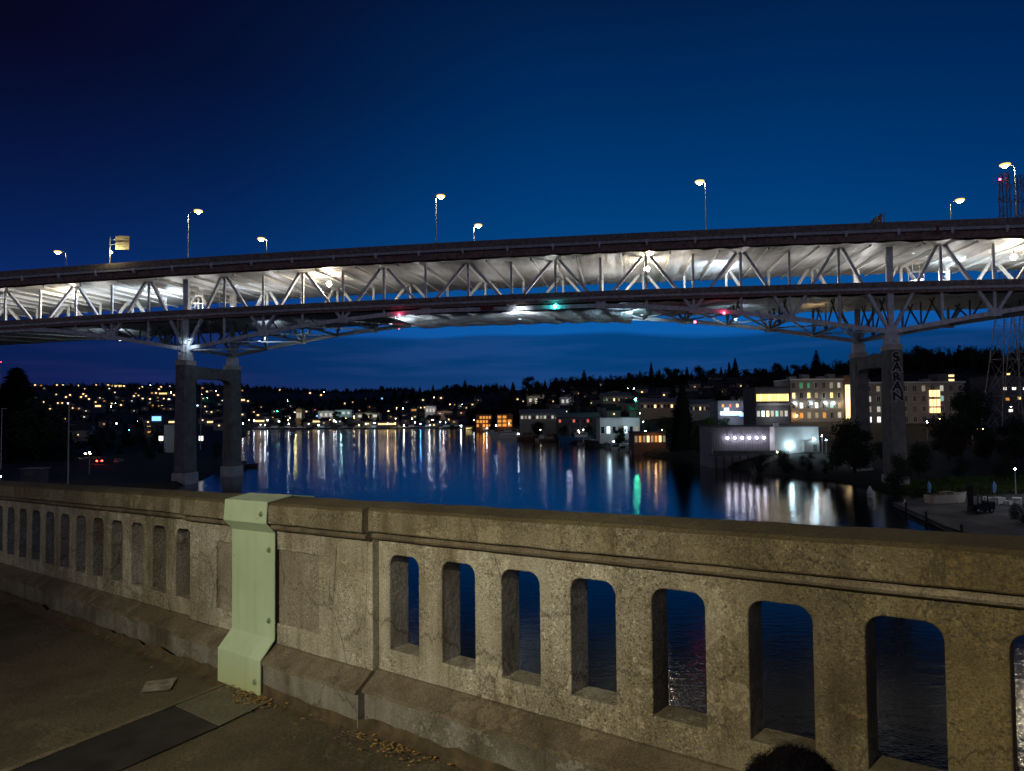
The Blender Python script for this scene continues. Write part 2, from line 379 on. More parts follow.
# ------------------------------------------------------------------ land and water
wat = MB().add([(-9000, -3000, 0), (9000, -3000, 0), (9000, 12000, 0), (-9000, 12000, 0)], [(0, 1, 2, 3)]).build('water', 'water_mat'); tag(wat, kind='structure')
COLS = [(-500, [(150, -3), (185, 1.5), (400, 4), (700, 8), (1200, 30), (2200, 109), (3000, 111)]),
 (0, [(150, -3), (175, 1.5), (400, 4), (700, 8), (1200, 28), (2200, 109), (3000, 111)]),
 (100, [(140, -3), (160, 1), (400, 4), (700, 6), (1000, 14), (1500, 42), (2200, 109), (3000, 111)]),
 (172, [(158, -3), (172, 1), (400, 3), (700, 5), (1000, 14), (1500, 42), (2200, 109), (3000, 111)]),
 (200, [(184, -3), (192, 1), (400, 2.5), (700, 5), (1000, 14), (1500, 42), (2200, 109), (3000, 111)]),
 (236, [(225, -3), (245, 1), (400, 2.5), (700, 4), (1000, 12), (1500, 40), (2200, 103), (3000, 105)]),
 (250, [(700, -3), (800, 1.5), (900, 4), (1100, 13), (1500, 40), (2200, 98), (3000, 100)]),
 (330, [(770, -3), (790, 1.5), (900, 5), (1100, 15), (1500, 42), (2200, 84), (3000, 88)]),
 (400, [(765, -3), (780, 1.5), (900, 6), (1100, 18), (1500, 46), (2000, 80), (3000, 84)]),
 (455, [(740, -3), (755, 1.5), (850, 7), (1000, 24), (1200, 52), (1500, 60), (3000, 70)]),
 (495, [(600, -3), (615, 1.5), (700, 4), (850, 18), (1000, 42), (1200, 54), (3000, 60)]),
 (530, [(440, -3), (452, 1.5), (600, 5), (750, 20), (900, 42), (1200, 52), (3000, 60)]),
 (560, [(385, -3), (395, 1.5), (480, 4), (600, 16), (750, 40), (900, 46), (3000, 60)]),
 (600, [(330, -3), (340, 1.5), (420, 5), (520, 14), (650, 35), (750, 42), (3000, 60)]),
 (650, [(262, -3), (272, 1.5), (350, 5), (450, 15), (560, 33), (650, 40), (1000, 46), (3000, 60)]),
 (720, [(212, -3), (219, 1.5), (260, 4), (350, 11), (450, 18), (550, 37), (800, 44), (3000, 60)]),
 (780, [(184, -3), (190, 1.5), (200, 4), (235, 5.5), (258, 12), (330, 15), (450, 28), (550, 39), (800, 48), (3000, 60)]),
 (840, [(166, -3), (173, 1.5), (200, 4.5), (240, 7), (262, 12.5), (330, 15), (430, 32), (520, 42), (800, 50), (3000, 60)]),
 (885, [(146, -3), (151, .8), (178, 3), (230, 7), (262, 12), (330, 16), (430, 37), (500, 46), (800, 54), (3000, 60)]),
 (950, [(138, -3), (144, .8), (160, 2.5), (190, 5), (230, 8.5), (262, 12), (330, 16), (430, 40), (500, 49), (800, 56), (3000, 60)]),
 (1100, [(135, -3), (142, 1), (160, 3), (190, 6), (230, 9), (262, 12), (330, 16), (430, 40), (500, 49), (800, 56), (3000, 60)]),
 (1600, [(135, -3), (142, 1), (160, 3), (190, 6), (230, 9), (262, 12), (330, 16), (430, 40), (500, 49), (800, 56), (3000, 60)])]
def prof(kn, Y):
    if Y <= kn[0][0]: return kn[0][1]
    for (a, za), (b_, zb) in zip(kn, kn[1:]):
        if Y <= b_: return za+(zb-za)*(Y-a)/(b_-a)
    return kn[-1][1]
def Hpx(p, Y):
    if p <= COLS[0][0]: return prof(COLS[0][1], Y)
    for (a, ka), (b_, kb) in zip(COLS, COLS[1:]):
        if p <= b_:
            t_ = (p-a)/(b_-a)
            # morph knots' depth so that the shoreline stays crisp
            sa, sb = ka[0][0], kb[0][0]; s_ = sa+(sb-sa)*t_
            if Y < s_: return -3
            ya = sa+(Y-s_) if Y-s_ < 60 else max(Y, sa+60)*1.0
            yb = sb+(Y-s_) if Y-s_ < 60 else max(Y, sb+60)*1.0
            return prof(ka, ya)*(1-t_)+prof(kb, yb)*t_
    return prof(COLS[-1][1], Y)
def H(X, Y):
    if Y < 20: return -3
    return Hpx(512+F*X/Y, Y)
Ys = []; y_ = 100.
while y_ < 3000: Ys.append(y_); y_ *= 1.022
pxs = [-500+i*8 for i in range(int(2100/8)+1)]
vs_ = []; fs_ = []
for Y in Ys:
    for p in pxs:
        X = (p-512)/F*Y; z_ = Hpx(p, Y)
        if z_ > 1.2: z_ += noise.noise(Vector((X*.01, Y*.01, 0)))*min(3, z_*.15)
        vs_.append((X, Y, z_))
k = len(pxs)
for i in range(len(Ys)-1):
    for j in range(k-1): fs_.append((i*k+j, i*k+j+1, (i+1)*k+j+1, (i+1)*k+j))
land = MB().add(vs_, fs_).build('terrain', 'land_mat', smooth=True); tag(land, kind='structure')

def place(px, py, h=4.0, ymin=150, ymax=2400):
    """Where the ray through a point of the photo comes within h metres of the ground."""
    d_ = ray(px, py); Y = ymin; best = None
    while Y < ymax:
        X = d_.x*Y/d_.y; z_ = HC+d_.z*Y/d_.y; g_ = H(X, Y)
        if g_ > .6:
            gap = z_-g_
            if gap <= h: return Vector((X, Y, z_)), max(g_, 0)
            if (Y > 600 or py > 412) and (best is None or gap < best[0]): best = (gap, Vector((X, Y, z_)), g_)
        Y *= 1.006
    return (best[1], best[2]) if best else (at(px, py, 800), 1.5)

# ------------------------------------------------------------------ the footway and parapet we stand behind
dw = -(ray(-360, 461).normalized()); hh = Vector((dw.x, dw.y, 0)); g = dw.z/hh.length; hh.normalize(); nn = Vector((-hh.y, hh.x, 0))
bb = ray(358, 733); P0 = bb*(1.55/-bb.z); P0.z += HC
RZ = math.atan2(hh.y, hh.x)
def W(s, o, z): return (s, o, z+g*s)           # local wall frame with the grade of the bridge
def lwall(s, o, z):                            # same in world space
    return P0+hh*s+nn*o+Vector((0, 0, z+g*s))
sw = MB().add([W(-40, -3.2, 0), W(40, -3.2, 0), W(40, .14, 0), W(-40, .14, 0)], [(0, 1, 2, 3)])
sw.prism([(-3.2, -.3), (-3.2, 0), (-3.05, 0), (-3.05, -.3)], -40, 40, W)
sw = sw.build('sidewalk', 'pavement'); sw.location = P0; sw.rotation_euler.z = RZ; tag(sw, kind='structure')
rd = MB().add([W(-40, -16, -.15), W(40, -16, -.15), W(40, -3.2, -.15), W(-40, -3.2, -.15)], [(0, 1, 2, 3)]).prism([(-16, -1.2), (-16, -.35), (.3, -.35), (.3, -1.2)], -40, 40, W)
rd = rd.build('road', 'asphalt'); rd.location = P0; rd.rotation_euler.z = RZ; tag(rd, kind='structure')

def slot_mesh(outer, holes, th, bev=.006):
    """filled outline with holes, extruded: returns verts (x, z, depth) and faces"""
    cu = bpy.data.curves.new('tmp', 'CURVE'); cu.dimensions = '2D'; cu.fill_mode = 'BOTH'; cu.extrude = th/2-bev; cu.bevel_depth = bev; cu.bevel_resolution = 1; cu.offset = -bev
    for poly in [outer]+holes:
        s_ = cu.splines.new('POLY'); s_.points.add(len(poly)-1)
        for i, (x, y) in enumerate(poly): s_.points[i].co = (x, y, 0, 1)
        s_.use_cyclic_u = True
    ob = bpy.data.objects.new('tmp', cu); C.objects.link(ob); dg = bpy.context.evaluated_depsgraph_get(); dg.update()
    me = bpy.data.meshes.new_from_object(ob.evaluated_get(dg)); C.objects.unlink(ob)
    V = [tuple(v.co) for v in me.vertices]; Fc = [tuple(p.vertices) for p in me.polygons]
    bpy.data.objects.remove(ob); return V, Fc
def rrect(x0, x1, z0, z1, r=.052, n_=6):
    pts = [(x0, z0), (x1, z0)]
    for i in range(n_+1):
        a = math.pi/2*i/n_; pts.append((x1-r+r*math.cos(a), z1-r+r*math.sin(a)))
    for i in range(n_+1):
        a = math.pi/2+math.pi/2*i/n_; pts.append((x0+r+r*math.cos(a), z1-r+r*math.sin(a)))
    return pts
def wall_solid(name, mat, outer, holes, o0, o1, parent):
    V, Fc = slot_mesh(outer, holes, o1-o0)
    mb = MB(); mb.add([W(x, (o0+o1)/2+z, y) for x, y, z in V], Fc); return mb.build(name, mat, parent)
def cap_prof(a, bk):      # a = front offset, bk = back offset
    return [(a+.03, .955), (a+.006, .957), (a, .963), (a, 1.060), (a+.012, 1.074), (a+.06, 1.084), ((a+bk)/2, 1.094), (bk-.06, 1.084), (bk-.012, 1.074), (bk, 1.060), (bk, .963), (bk-.03, .955)]
def bead_prof(a, bk): return [(a+.045, .913), (a+.024, .922), (a+.018, .932), (a+.022, .943), (a+.036, .9545), (bk-.036, .9545), (bk-.022, .943), (bk-.018, .932), (bk-.024, .922), (bk-.045, .913)]
def wob(amp=.004, sc_=3.0):
    def fn(x, y, z):
        q = noise.noise_vector(Vector((x*sc_, y*6, z*6)))*amp
        return W(x, y+q.y, z+q.z)
    return fn
def segment(root, s0, s1, sh, slots, pil=None, panels=()):
    """one run of wall; sh shifts it toward the footway"""
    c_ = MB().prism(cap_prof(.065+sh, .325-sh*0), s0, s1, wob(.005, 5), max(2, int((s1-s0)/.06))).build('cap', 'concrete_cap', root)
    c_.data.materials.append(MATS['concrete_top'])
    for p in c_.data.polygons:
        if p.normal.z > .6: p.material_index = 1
    MB().prism(bead_prof(.065+sh, .325), s0, s1, wob(.002, 7), max(2, int((s1-s0)/.08))).build('bead_moulding', 'concrete_mould', root)
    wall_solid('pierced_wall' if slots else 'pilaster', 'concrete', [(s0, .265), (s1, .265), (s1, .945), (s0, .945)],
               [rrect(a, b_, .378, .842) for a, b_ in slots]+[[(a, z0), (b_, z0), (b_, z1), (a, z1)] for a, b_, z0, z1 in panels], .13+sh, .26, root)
    for a, b_, z0, z1 in panels:
        MB().box(0, 0, 0, 0, 0, 0)
        pm = MB(); pm.add([W(x, o, z) for z in (z0-.01, z1+.01) for o in (.145+sh, .2) for x in (a-.01, b_+.01)], [(0, 2, 3, 1), (4, 5, 7, 6), (0, 1, 5, 4), (2, 6, 7, 3), (0, 4, 6, 2), (1, 3, 7, 5)])
        pm.build('recessed_panel', 'concrete_rough', root)
    MB().prism([(.135+sh, .272), (.118+sh, .268), (.108+sh, .258), (.046+sh, .214), (.026+sh, .203), (.020+sh, .187), (.30, .187), (.30, .2), (.255, .272)], s0, s1, wob(.004, 5), max(2, int((s1-s0)/.06))).build('base_moulding', 'concrete_mould', root)
    MB().prism([(.04+sh, .186), (.04+sh, -.6), (.30, -.6), (.30, .186)], s0, s1, wob(.003, 3), max(2, int((s1-s0)/.1))).build('plinth', 'concrete_plinth', root)
rt = empty('parapet_wall', P0, RZ, 'weathered concrete balustrade wall running right from the green plate, with large arched openings', 'wall')
segment(rt, 0.0, 6.6, 0, [(.083+.3605*i, .083+.3605*i+.207) for i in range(18)])
segment(rt, -1.163, 0.0, -.04, [], panels=[(-1.02, -.44, .385, .80)])
lf = empty('parapet_wall', P0, RZ, 'darker concrete balustrade wall running away to the left of the green plate', 'wall')
segment(lf, -12.6, -1.86, 0, [(-1.93-.357*i-.205, -1.93-.357*i) for i in range(29)])
segment(lf, -1.86, -1.187, -.04, [], panels=[(-1.52, -1.26, .385, .80)])
# dirt washed against the plinth
dm = MB()
for (a, b_) in ((-12, -1.2), (-.9, 6.5)):
    nseg = int((b_-a)/.08)
    V = []; Fc = []
    for i in range(nseg+1):
        s_ = a+(b_-a)*i/nseg; wd = .055+.05*noise.noise(Vector((s_*2.3, 0, 0)))+.02*noise.noise(Vector((s_*9, 3, 0)))
        off = 0 if s_ < 0 else .04
        hi = .035+.03*noise.noise(Vector((s_*4, 7, 0)))+.02*noise.noise(Vector((s_*17, 9, 0))); V += [W(s_, off-wd, .003), W(s_, off-wd*.4, .012), W(s_, off-.003, .024), W(s_, off-.0035, .03+hi)]
    for i in range(nseg):
        for j in range(3): Fc.append((i*4+j, (i+1)*4+j, (i+1)*4+j+1, i*4+j+1))
    dm.add(V, Fc)
dm = dm.build('dirt', 'dirt'); dm.location = P0; dm.rotation_euler.z = RZ; tag(dm, kind='stuff')
dm['label'] = 'brown grit and moss gathered along the foot of the parapet'

# green cover plate, bent over the cap and down the face
pr = [(.335, .96), (.335, 1.082), (.18, 1.105), (.019, 1.082), (.010, .958), (.066, .898), (.066, .300), (-.022, .205), (-.022, .006)]
pin = [(.325, .96), (.325, 1.074), (.18, 1.097), (.027, 1.074), (.018, .961), (.074, .901), (.074, .296), (-.012, .201), (-.012, .006)]
gp = empty('cover_plate', P0, RZ, 'pale green bent steel plate bolted over the joint of the concrete parapet', 'cover plate')
mb = MB(); prf = pr+pin[::-1]
Vv = [W(s, o, z) for s in (-1.285, -.827) for o, z in prf]; k = len(prf); half = len(pr)
fs = [(j, (j+1) % k, k+(j+1) % k, k+j) for j in range(k)]
for e_ in (0, k):
    for j in range(half-1): fs.append((e_+j, e_+j+1, e_+k-2-j, e_+k-1-j))
mb.add(Vv, fs); bevel(mb.build('plate', 'green_paint', gp), .002, 1)
for zb, ob_ in ((1.01, .014), (.80, .066), (.40, .066), (.08, -.022)):
    mb = MB(); mb.cyl(W(-.878, ob_-.001, zb), W(-.878, ob_-.004, zb), .017, k=16); mb.cyl(W(-.878, ob_-.004, zb-.002), W(-.878, ob_-.013, zb-.002), .010, k=6)
    mb.build('bolt', 'green_paint_bolt', gp)

# expansion joint across the footway
jp = empty('joint_plate', P0, RZ, 'dark steel expansion joint strip crossing the footway at the green plate', 'joint plate')
def quad(pts, z, mat, name, par, th=.006):
    mb = MB(); mb.add([W(s, o, z) for s, o in pts]+[W(s, o, z-th) for s, o in pts], [(0, 1, 2, 3), (4, 7, 6, 5), (0, 4, 5, 1), (1, 5, 6, 2), (2, 6, 7, 3), (3, 7, 4, 0)]); return mb.build(name, mat, par)
quad([(-1.10, -.36), (-.64, -.36), (-.30, -2.6), (-.72, -2.6)], .009, 'joint_steel', 'steel_strip', jp)
quad([(-1.16, -.03), (-.715, -.03), (-.64, -.358), (-1.10, -.358)], .012, 'joint_concrete', 'mortar_apron', jp)
quad([(-1.20, -.03), (-1.165, -.03), (-.725, -2.6), (-.765, -2.6)], .014, 'concrete_mould', 'nosing', jp)
# paper
pp = MB(); nx = 8; V = []; Fc = []
c4 = [(-1.489, -.379), (-1.386, -.256), (-1.557, -.134), (-1.646, -.272)]
for i in range(nx+1):
    for j in range(nx+1):
        u, v = i/nx, j/nx
        s_ = (c4[0][0]*(1-u)+c4[1][0]*u)*(1-v)+(c4[3][0]*(1-u)+c4[2][0]*u)*v; o_ = (c4[0][1]*(1-u)+c4[1][1]*u)*(1-v)+(c4[3][1]*(1-u)+c4[2][1]*u)*v
        V.append(W(s_, o_, .006+.006*noise.noise(Vector((u*3, v*3, 1)))+.004))
for i in range(nx):
    for j in range(nx): Fc.append((i*(nx+1)+j, (i+1)*(nx+1)+j, (i+1)*(nx+1)+j+1, i*(nx+1)+j+1))
pp.add(V, Fc); o = pp.build('paper', 'paper'); o.location = P0; o.rotation_euler.z = RZ
md = o.modifiers.new('thick', 'SOLIDIFY'); md.thickness = .001
tag(o, 'dirty flattened sheet of paper lying on the pavement left of the green plate', 'paper')
mb = MB(); rr = random.Random(3)
for i in range(520):
    t_ = rr.random()
    if t_ < .45: s_ = rr.gauss(-.85, .12); o_ = -.02-abs(rr.gauss(0, .07))
    elif t_ < .75: s_ = rr.gauss(.28, .16); o_ = .0-abs(rr.gauss(0, .06))
    else: s_ = rr.uniform(-5, 3); o_ = -abs(rr.gauss(0, .10))
    a = rr.uniform(0, 6.3); l_ = rr.uniform(.004, .016); w_ = l_*rr.uniform(.15, .5); z_ = rr.uniform(.012, .022)
    ca, sa = math.cos(a), math.sin(a)
    mb.add([W(s_-ca*l_, o_-sa*l_, z_), W(s_-sa*w_, o_+ca*w_, z_+.005), W(s_+ca*l_, o_+sa*l_, z_+.002), W(s_+sa*w_, o_-ca*w_, z_)], [(0, 1, 2, 3)])
o = mb.build('leaf_litter', 'leaf_litter'); o.location = P0; o.rotation_euler.z = RZ; tag(o, kind='stuff'); o['label'] = 'dry leaf scraps scattered at the foot of the parapet'

# ------------------------------------------------------------------ lamp posts of this bridge (they light the parapet)
def footlamp(s, o, power, label, col=(1, .80, .52), ht=3.95):
    b_ = lwall(s, o, -.0); t_ = empty('lamp_post', b_, RZ, label, 'lamp post')
    mb = MB().cyl((0, 0, 0), (0, 0, .5), .16, .12, 12).cyl((0, 0, .5), (0, 0, ht-.35), .07, .05, 12); mb.build('pole', 'dark_metal', t_)
    MB().cyl((0, 0, ht-.35), (0, 0, ht-.2), .12, .14, 12).build('collar', 'dark_metal', t_)
    mt = MATS.get('globe_'+str(power)) or emit('globe_'+str(power), col, power)
    MB().ball((0, 0, ht), .2, 16, 10).build('globe', mt, t_, True)
footlamp(10.0, -5.2, 110, 'globe lamp post at the kerb to the right behind the viewer', (1, .85, .60), 3.3)
footlamp(-8.0, -5.2, 125, 'globe lamp post at the kerb to the left behind the viewer', (1, .84, .62), 3.3)
# the roadway lamp across the lane, whose shaded head throws its beam on the middle of the wall
rl = empty('road_lamp', lwall(1.5, -8.2, -.2), RZ, 'shaded road lamp on a pole across the lane behind the viewer', 'lamp post')
MB().cyl((0, 0, 0), (0, 0, 4.5), .08, .06, 12).build('pole', 'dark_metal', rl); MB().cyl((0, -.25, 4.75), (0, .16, 4.52), .10, .30, 16, False).build('lamp_shade', 'dark_metal', rl)
ld = bpy.data.lights.new('lamp_beam', 'SPOT'); ld.energy = 2350; ld.color = (1, .86, .60); ld.spot_size = R(69); ld.spot_blend = 1.0; ld.shadow_soft_size = .12
o = bpy.data.objects.new('lamp_beam', ld); C.objects.link(o); o.parent = rl; o.location = (0, .2, 4.5)
o.rotation_euler = Vector((-.1, 8.1, -4.05)).to_track_quat('-Z', 'Y').to_euler()

# ------------------------------------------------------------------ crouching figure, only the hair shows at the frame's bottom edge
pc = at(800, 771, 1.62); base = Vector((pc.x, pc.y, (P0.z+g*((Vector((pc.x, pc.y, 0))-Vector((P0.x, P0.y, 0))).dot(hh)))))
pe = empty('person', base, 0, 'person crouching at the parapet, only dark tousled hair showing at the bottom edge', 'person')
topz = at(805, 758, 1.62).z-base.z
hz = topz-.125
def skin(name, J, E, mat, parent, root=0, sub=2):
    me = bpy.data.meshes.new(name); me.from_pydata([j[:3] for j in J], E, []); o = bpy.data.objects.new(name, me); C.objects.link(o); o.parent = parent
    md = o.modifiers.new('skin', 'SKIN'); md.use_smooth_shade = True
    for i, j in enumerate(J):
        sv = me.skin_vertices[0].data[i]; sv.radius = (j[3], j[3]); sv.use_root = (i == root)
    o.modifiers.new('sub', 'SUBSURF').levels = sub; o.modifiers['sub'].render_levels = sub
    me.materials.append(MATS[mat]); return o
J = [(0, -.02, .14, .13), (0, .02, .30, .12), (0, .06, hz-.26, .13), (0, .07, hz-.14, .06), (0, .06, hz-.05, .075), (0, .06, hz+.03, .09),
     (-.17, .05, hz-.24, .06), (-.22, .16, hz-.42, .045), (-.12, .30, hz-.40, .033), (.17, .05, hz-.24, .06), (.22, .16, hz-.42, .045), (.12, .30, hz-.40, .033),
     (-.12, .0, .15, .09), (-.16, .30, .32, .075), (-.14, .18, .06, .045), (-.14, .30, .035, .035), (.12, 0, .15, .09), (.16, .30, .32, .075), (.14, .18, .06, .045), (.14, .30, .035, .035)]
E_ = [(0, 1), (1, 2), (2, 3), (3, 4), (4, 5), (2, 6), (6, 7), (7, 8), (2, 9), (9, 10), (10, 11), (0, 12), (12, 13), (13, 14), (14, 15), (0, 16), (16, 17), (17, 18), (18, 19)]
skin('body', J, E_, 'skin', pe)
J2 = [(0, -.02, .15, .145), (0, .02, .30, .14), (0, .06, hz-.26, .15), (-.17, .05, hz-.24, .075), (-.22, .16, hz-.42, .058), (-.15, .26, hz-.405, .045), (.17, .05, hz-.24, .075), (.22, .16, hz-.42, .058), (.15, .26, hz-.405, .045)]
skin('jacket', J2, [(0, 1), (1, 2), (2, 3), (3, 4), (4, 5), (2, 6), (6, 7), (7, 8)], 'dark_cloth', pe)
J3 = [(0, -.02, .13, .13), (-.12, .0, .15, .105), (-.16, .30, .32, .088), (-.14, .19, .09, .06), (.12, 0, .15, .105), (.16, .30, .32, .088), (.14, .19, .09, .06)]
skin('trousers', J3, [(0, 1), (1, 2), (2, 3), (0, 4), (4, 5), (5, 6)], 'dark_cloth', pe)
mb = MB(); mb.ball((.012, .05, hz), .102, 24, 16, 1.12); rr = random.Random(5)
mb.v = [tuple(Vector(v)+(Vector(v)-Vector((.012, .05, hz))).normalized()*.012*noise.noise(Vector(v)*22)) for v in mb.v]
mb.ball((-.072, .03, hz-.035), .066, 18, 12, .9)
for i in range(5200):
    th = rr.uniform(0, 6.283); ph = math.acos(rr.uniform(-.45, 1)); nrm = Vector((math.sin(ph)*math.cos(th), math.sin(ph)*math.sin(th), math.cos(ph)))
    p = Vector((.012, .05, hz))+Vector((nrm.x*.102, nrm.y*.102, nrm.z*.113)); fl = rr.uniform(.002, .014)
    if nrm.x < -.3: p += Vector((-.022, 0, -.01)); fl *= 1.1
    t_ = Vector((rr.uniform(-1, 1), rr.uniform(-1, 1), rr.uniform(-1.2, .2))); t_ -= nrm*t_.dot(nrm); t_.normalize()
    q = p+nrm*fl+t_*rr.uniform(.02, .05); sd = nrm.cross(t_)*.0013
    mb.add([p-sd, p+sd, q], [(0, 1, 2)])
mb.build('hair', 'hair', pe)

# ------------------------------------------------------------------ the high steel truss bridge
YN0, YN16 = 181.0, 155.6
A0 = at(186, 352, YN0); A16 = at(891, 330, YN16)
LB = (Vector((A16.x, A16.y, 0))-Vector((A0.x, A0.y, 0))); PB = LB.length/16; bu = LB.normalized(); bn = Vector((-bu.y, bu.x, 0)); BR = math.atan2(bu.y, bu.x)
BP = Vector((A0.x, A0.y, 0))
def bw(k_, o, z): return BP+bu*(k_*PB)+bn*o+Vector((0, 0, z))
def zt(k_): return 57.4-.0095*(k_-11)**2
def kfor(px, o, z=50):
    a, b_ = -14., 27.
    for _ in range(40):
        m_ = (a+b_)/2
        if px_of(bw(m_, o, z))[0] < px: a = m_
        else: b_ = m_
    return a
KA, KB = -12, 26
def zc(k_):      # lower chord
    dd = min(abs(k_), abs(k_-16)); tb = [34.3, 36.1, 37.9, 39.4, 40.6, 41.5, 42.1]
    if dd >= 6: v = 42.1
    else: i = int(dd); v = tb[i]+(tb[i+1]-tb[i])*(dd-i)
    return min(v, zt(k_)-14.6)
br = empty('steel_bridge', BP, BR, 'high double deck steel truss bridge spanning the whole view above the lake', 'bridge')
def Bx(k_, o, z): return (k_*PB, o, z)
WF = lambda k_: 35.6-.28*(k_-8)*(1 if k_ > 8 else .45)       # far edge, the deck widens to the left
TW = 22.0
def strip(name, mat, o0, o1, dz0, dz1, k0=KA, k1=KB, seg=38):
    mb = MB(); V = []; Fc = []
    for i in range(seg+1):
        k_ = k0+(k1-k0)*i/seg
        a = o0(k_) if callable(o0) else o0; b_ = o1(k_) if callable(o1) else o1
        V += [Bx(k_, a, zt(k_)+dz0), Bx(k_, b_, zt(k_)+dz0), Bx(k_, b_, zt(k_)+dz1), Bx(k_, a, zt(k_)+dz1)]
    for i in range(seg):
        for j in range(4): Fc.append((i*4+j, i*4+(j+1) % 4, (i+1)*4+(j+1) % 4, (i+1)*4+j))
    Fc += [(3, 2, 1, 0), (seg*4, seg*4+1, seg*4+2, seg*4+3)]
    mb.add(V, Fc); return mb.build(name, mat, br)
strip('barrier', 'barrier_dark', -6.0, -5.7, -1.15, 0); strip('barrier', 'barrier_dark', lambda k_: WF(k_)-.3, lambda k_: WF(k_), -1.15, 0)
strip('barrier', 'barrier_dark', 14.6, 15.2, -1.1, -.1)
strip('upper_deck_slab', 'barrier_dark', -6.05, lambda k_: WF(k_)+.05, -1.45, -1.15)
strip('edge_beam', 'deck_edge', -6.0, -5.6, -2.15, -1.50)
strip('fascia_girder', 'deck_rust', -5.3, -5.0, -3.8, -1.46); strip('fascia_girder', 'deck_rust', lambda k_: WF(k_)-1, lambda k_: WF(k_)-.7, -3.9, -1.46)
strip('barrier', 'barrier_dark', -.95, -.7, -12.95, -11.95); strip('lower_deck_slab', 'barrier_dark', -.9, TW+.9, -13.4, -12.95)
strip('edge_beam', 'deck_edge', -.95, -.6, -13.75, -13.2); strip('fascia_girder', 'deck_rust', -.6, -.3, -14.4, -13.41)
strip('barrier', 'barrier_dark', TW+.7, TW+.95, -12.95, -11.95)
proto = None
for k_ in range(KA, KB+1):
    zz = zt(k_)
    mb = MB().add([Bx(k_, -5.95, zz-2.2)[:1]+(-5.95, zz-2.2)], []) if False else MB()
    x = k_*PB
    mb.box(x-.16, x+.16, -5.98, -5.31, zz-2.9, zz-1.5); mb.box(x-.3, x+.3, -6.08, -5.9, zz-2.5, zz-1.5)
    mb.build('bracket', 'steel_paint', br)
# wrapped undersides (containment sheeting slung under the floor beams)
def sheet(name, mat, o0, o1, dz, k0, k1, sub=16, nc=30, amp=.32, seed=0):
    V = []; Fc = []; nk = (k1-k0)*sub
    for i in range(nk+1):
        k_ = k0+i/sub
        b_ = o1(k_) if callable(o1) else o1
        for j in range(nc+1):
            o_ = o0+(b_-o0)*j/nc
            sc2 = abs(math.sin(math.pi*(k_*2)))                       # sags between half-panel ribs
            q = noise.noise(Vector((k_*2.1+seed, o_*.22, 0)))*.5+noise.noise(Vector((k_*6+seed, o_*.5, 4)))*.22
            st = max(0, min(1, (5.2-k_)/1.5))
            rib = (.20 if (o_ % 2.6) < .7 else 0)*st                  # open stringers at the left end
            V.append(Bx(k_, o_, zt(k_)+dz-amp*(sc2**.7)*(1-.7*st)+q*amp*1.5*(1-.8*st)-rib-.12*(1 if (i % (sub//2) == 0) else 0)))
    for i in range(nk):
        for j in range(nc): Fc.append((i*(nc+1)+j, i*(nc+1)+j+1, (i+1)*(nc+1)+j+1, (i+1)*(nc+1)+j))
    return MB().add(V, Fc).build(name, mat, br, smooth=True)
sheet('underside_sheeting', 'tarp', -5.2, lambda k_: WF(k_)-.8, -3.95, KA, KB)
sheet('underside_sheeting', 'tarp_low', -.4, TW+4.0, -14.6, KA, KB, nc=22, seed=9)
V = []; Fc = []; nk = 90; nc = 26; k0_, k1_ = 5.25, 10.7     # silvery sheeting slung right under the midspan
for i in range(nk+1):
    k_ = k0_+(k1_-k0_)*i/nk
    for j in range(nc+1):
        o_ = -.3+(TW+3.4)*j/nc; rb = abs(math.sin(math.pi*(k_*1.6-o_*.02)))
        V.append(Bx(k_, o_, zc(k_)-.62-.30*rb**.6+.22*noise.noise(Vector((k_*3, o_*.3, 2)))+.12*noise.noise(Vector((k_*11, o_*.9, 5)))))
for i in range(nk):
    for j in range(nc): Fc.append((i*(nc+1)+j, i*(nc+1)+j+1, (i+1)*(nc+1)+j+1, (i+1)*(nc+1)+j))
MB().add(V, Fc).build('midspan_sheeting', 'tarp_low', br, smooth=True)
# trusses
def truss(o, mat):
    for k_ in range(KA, KB+1):
        pier = k_ in (0, 16)
        mb = MB(); wv = 1.0 if pier else .52
        mb.beam(Bx(k_, o, zc(k_)), Bx(k_, o, zt(k_)-4.0), wv, wv*.8, up=(1, 0, 0), a2=wv*1.5 if pier else wv)
        mb.build('vertical_post', mat, br)
    for k_ in range(KA, KB):
        e_, t_ = (k_, k_+1) if k_ % 2 == 0 else (k_+1, k_)
        sgn = 1 if t_ > e_ else -1
        dd = min(abs(e_), abs(e_-16)); th = .85 if dd < 3 else .70
        MB().beam((e_*PB+sgn*.55, o, zc(e_)+.5), (t_*PB-sgn*.85, o, zt(t_)-4.1), th, .62, up=(0, 1, 0)).build('diagonal_brace', mat, br)
    for k_ in range(KA, KB):
        MB().beam(Bx(k_, o, zc(k_)), Bx(k_+1, o, zc(k_+1)), .95, .75).build('lower_chord', mat, br)
    for k_ in range(KA, KB+1, 2):
        x = k_*PB; z_ = zc(k_)
        MB().prism([(o-.42, z_-.75), (o-.42, z_+1.0), (o+.42, z_+1.0), (o+.42, z_-.75)], x-1.15, x+1.15).build('gusset_plate', mat, br)
    MB()
truss(0, 'steel_paint'); truss(TW, 'steel_cream')
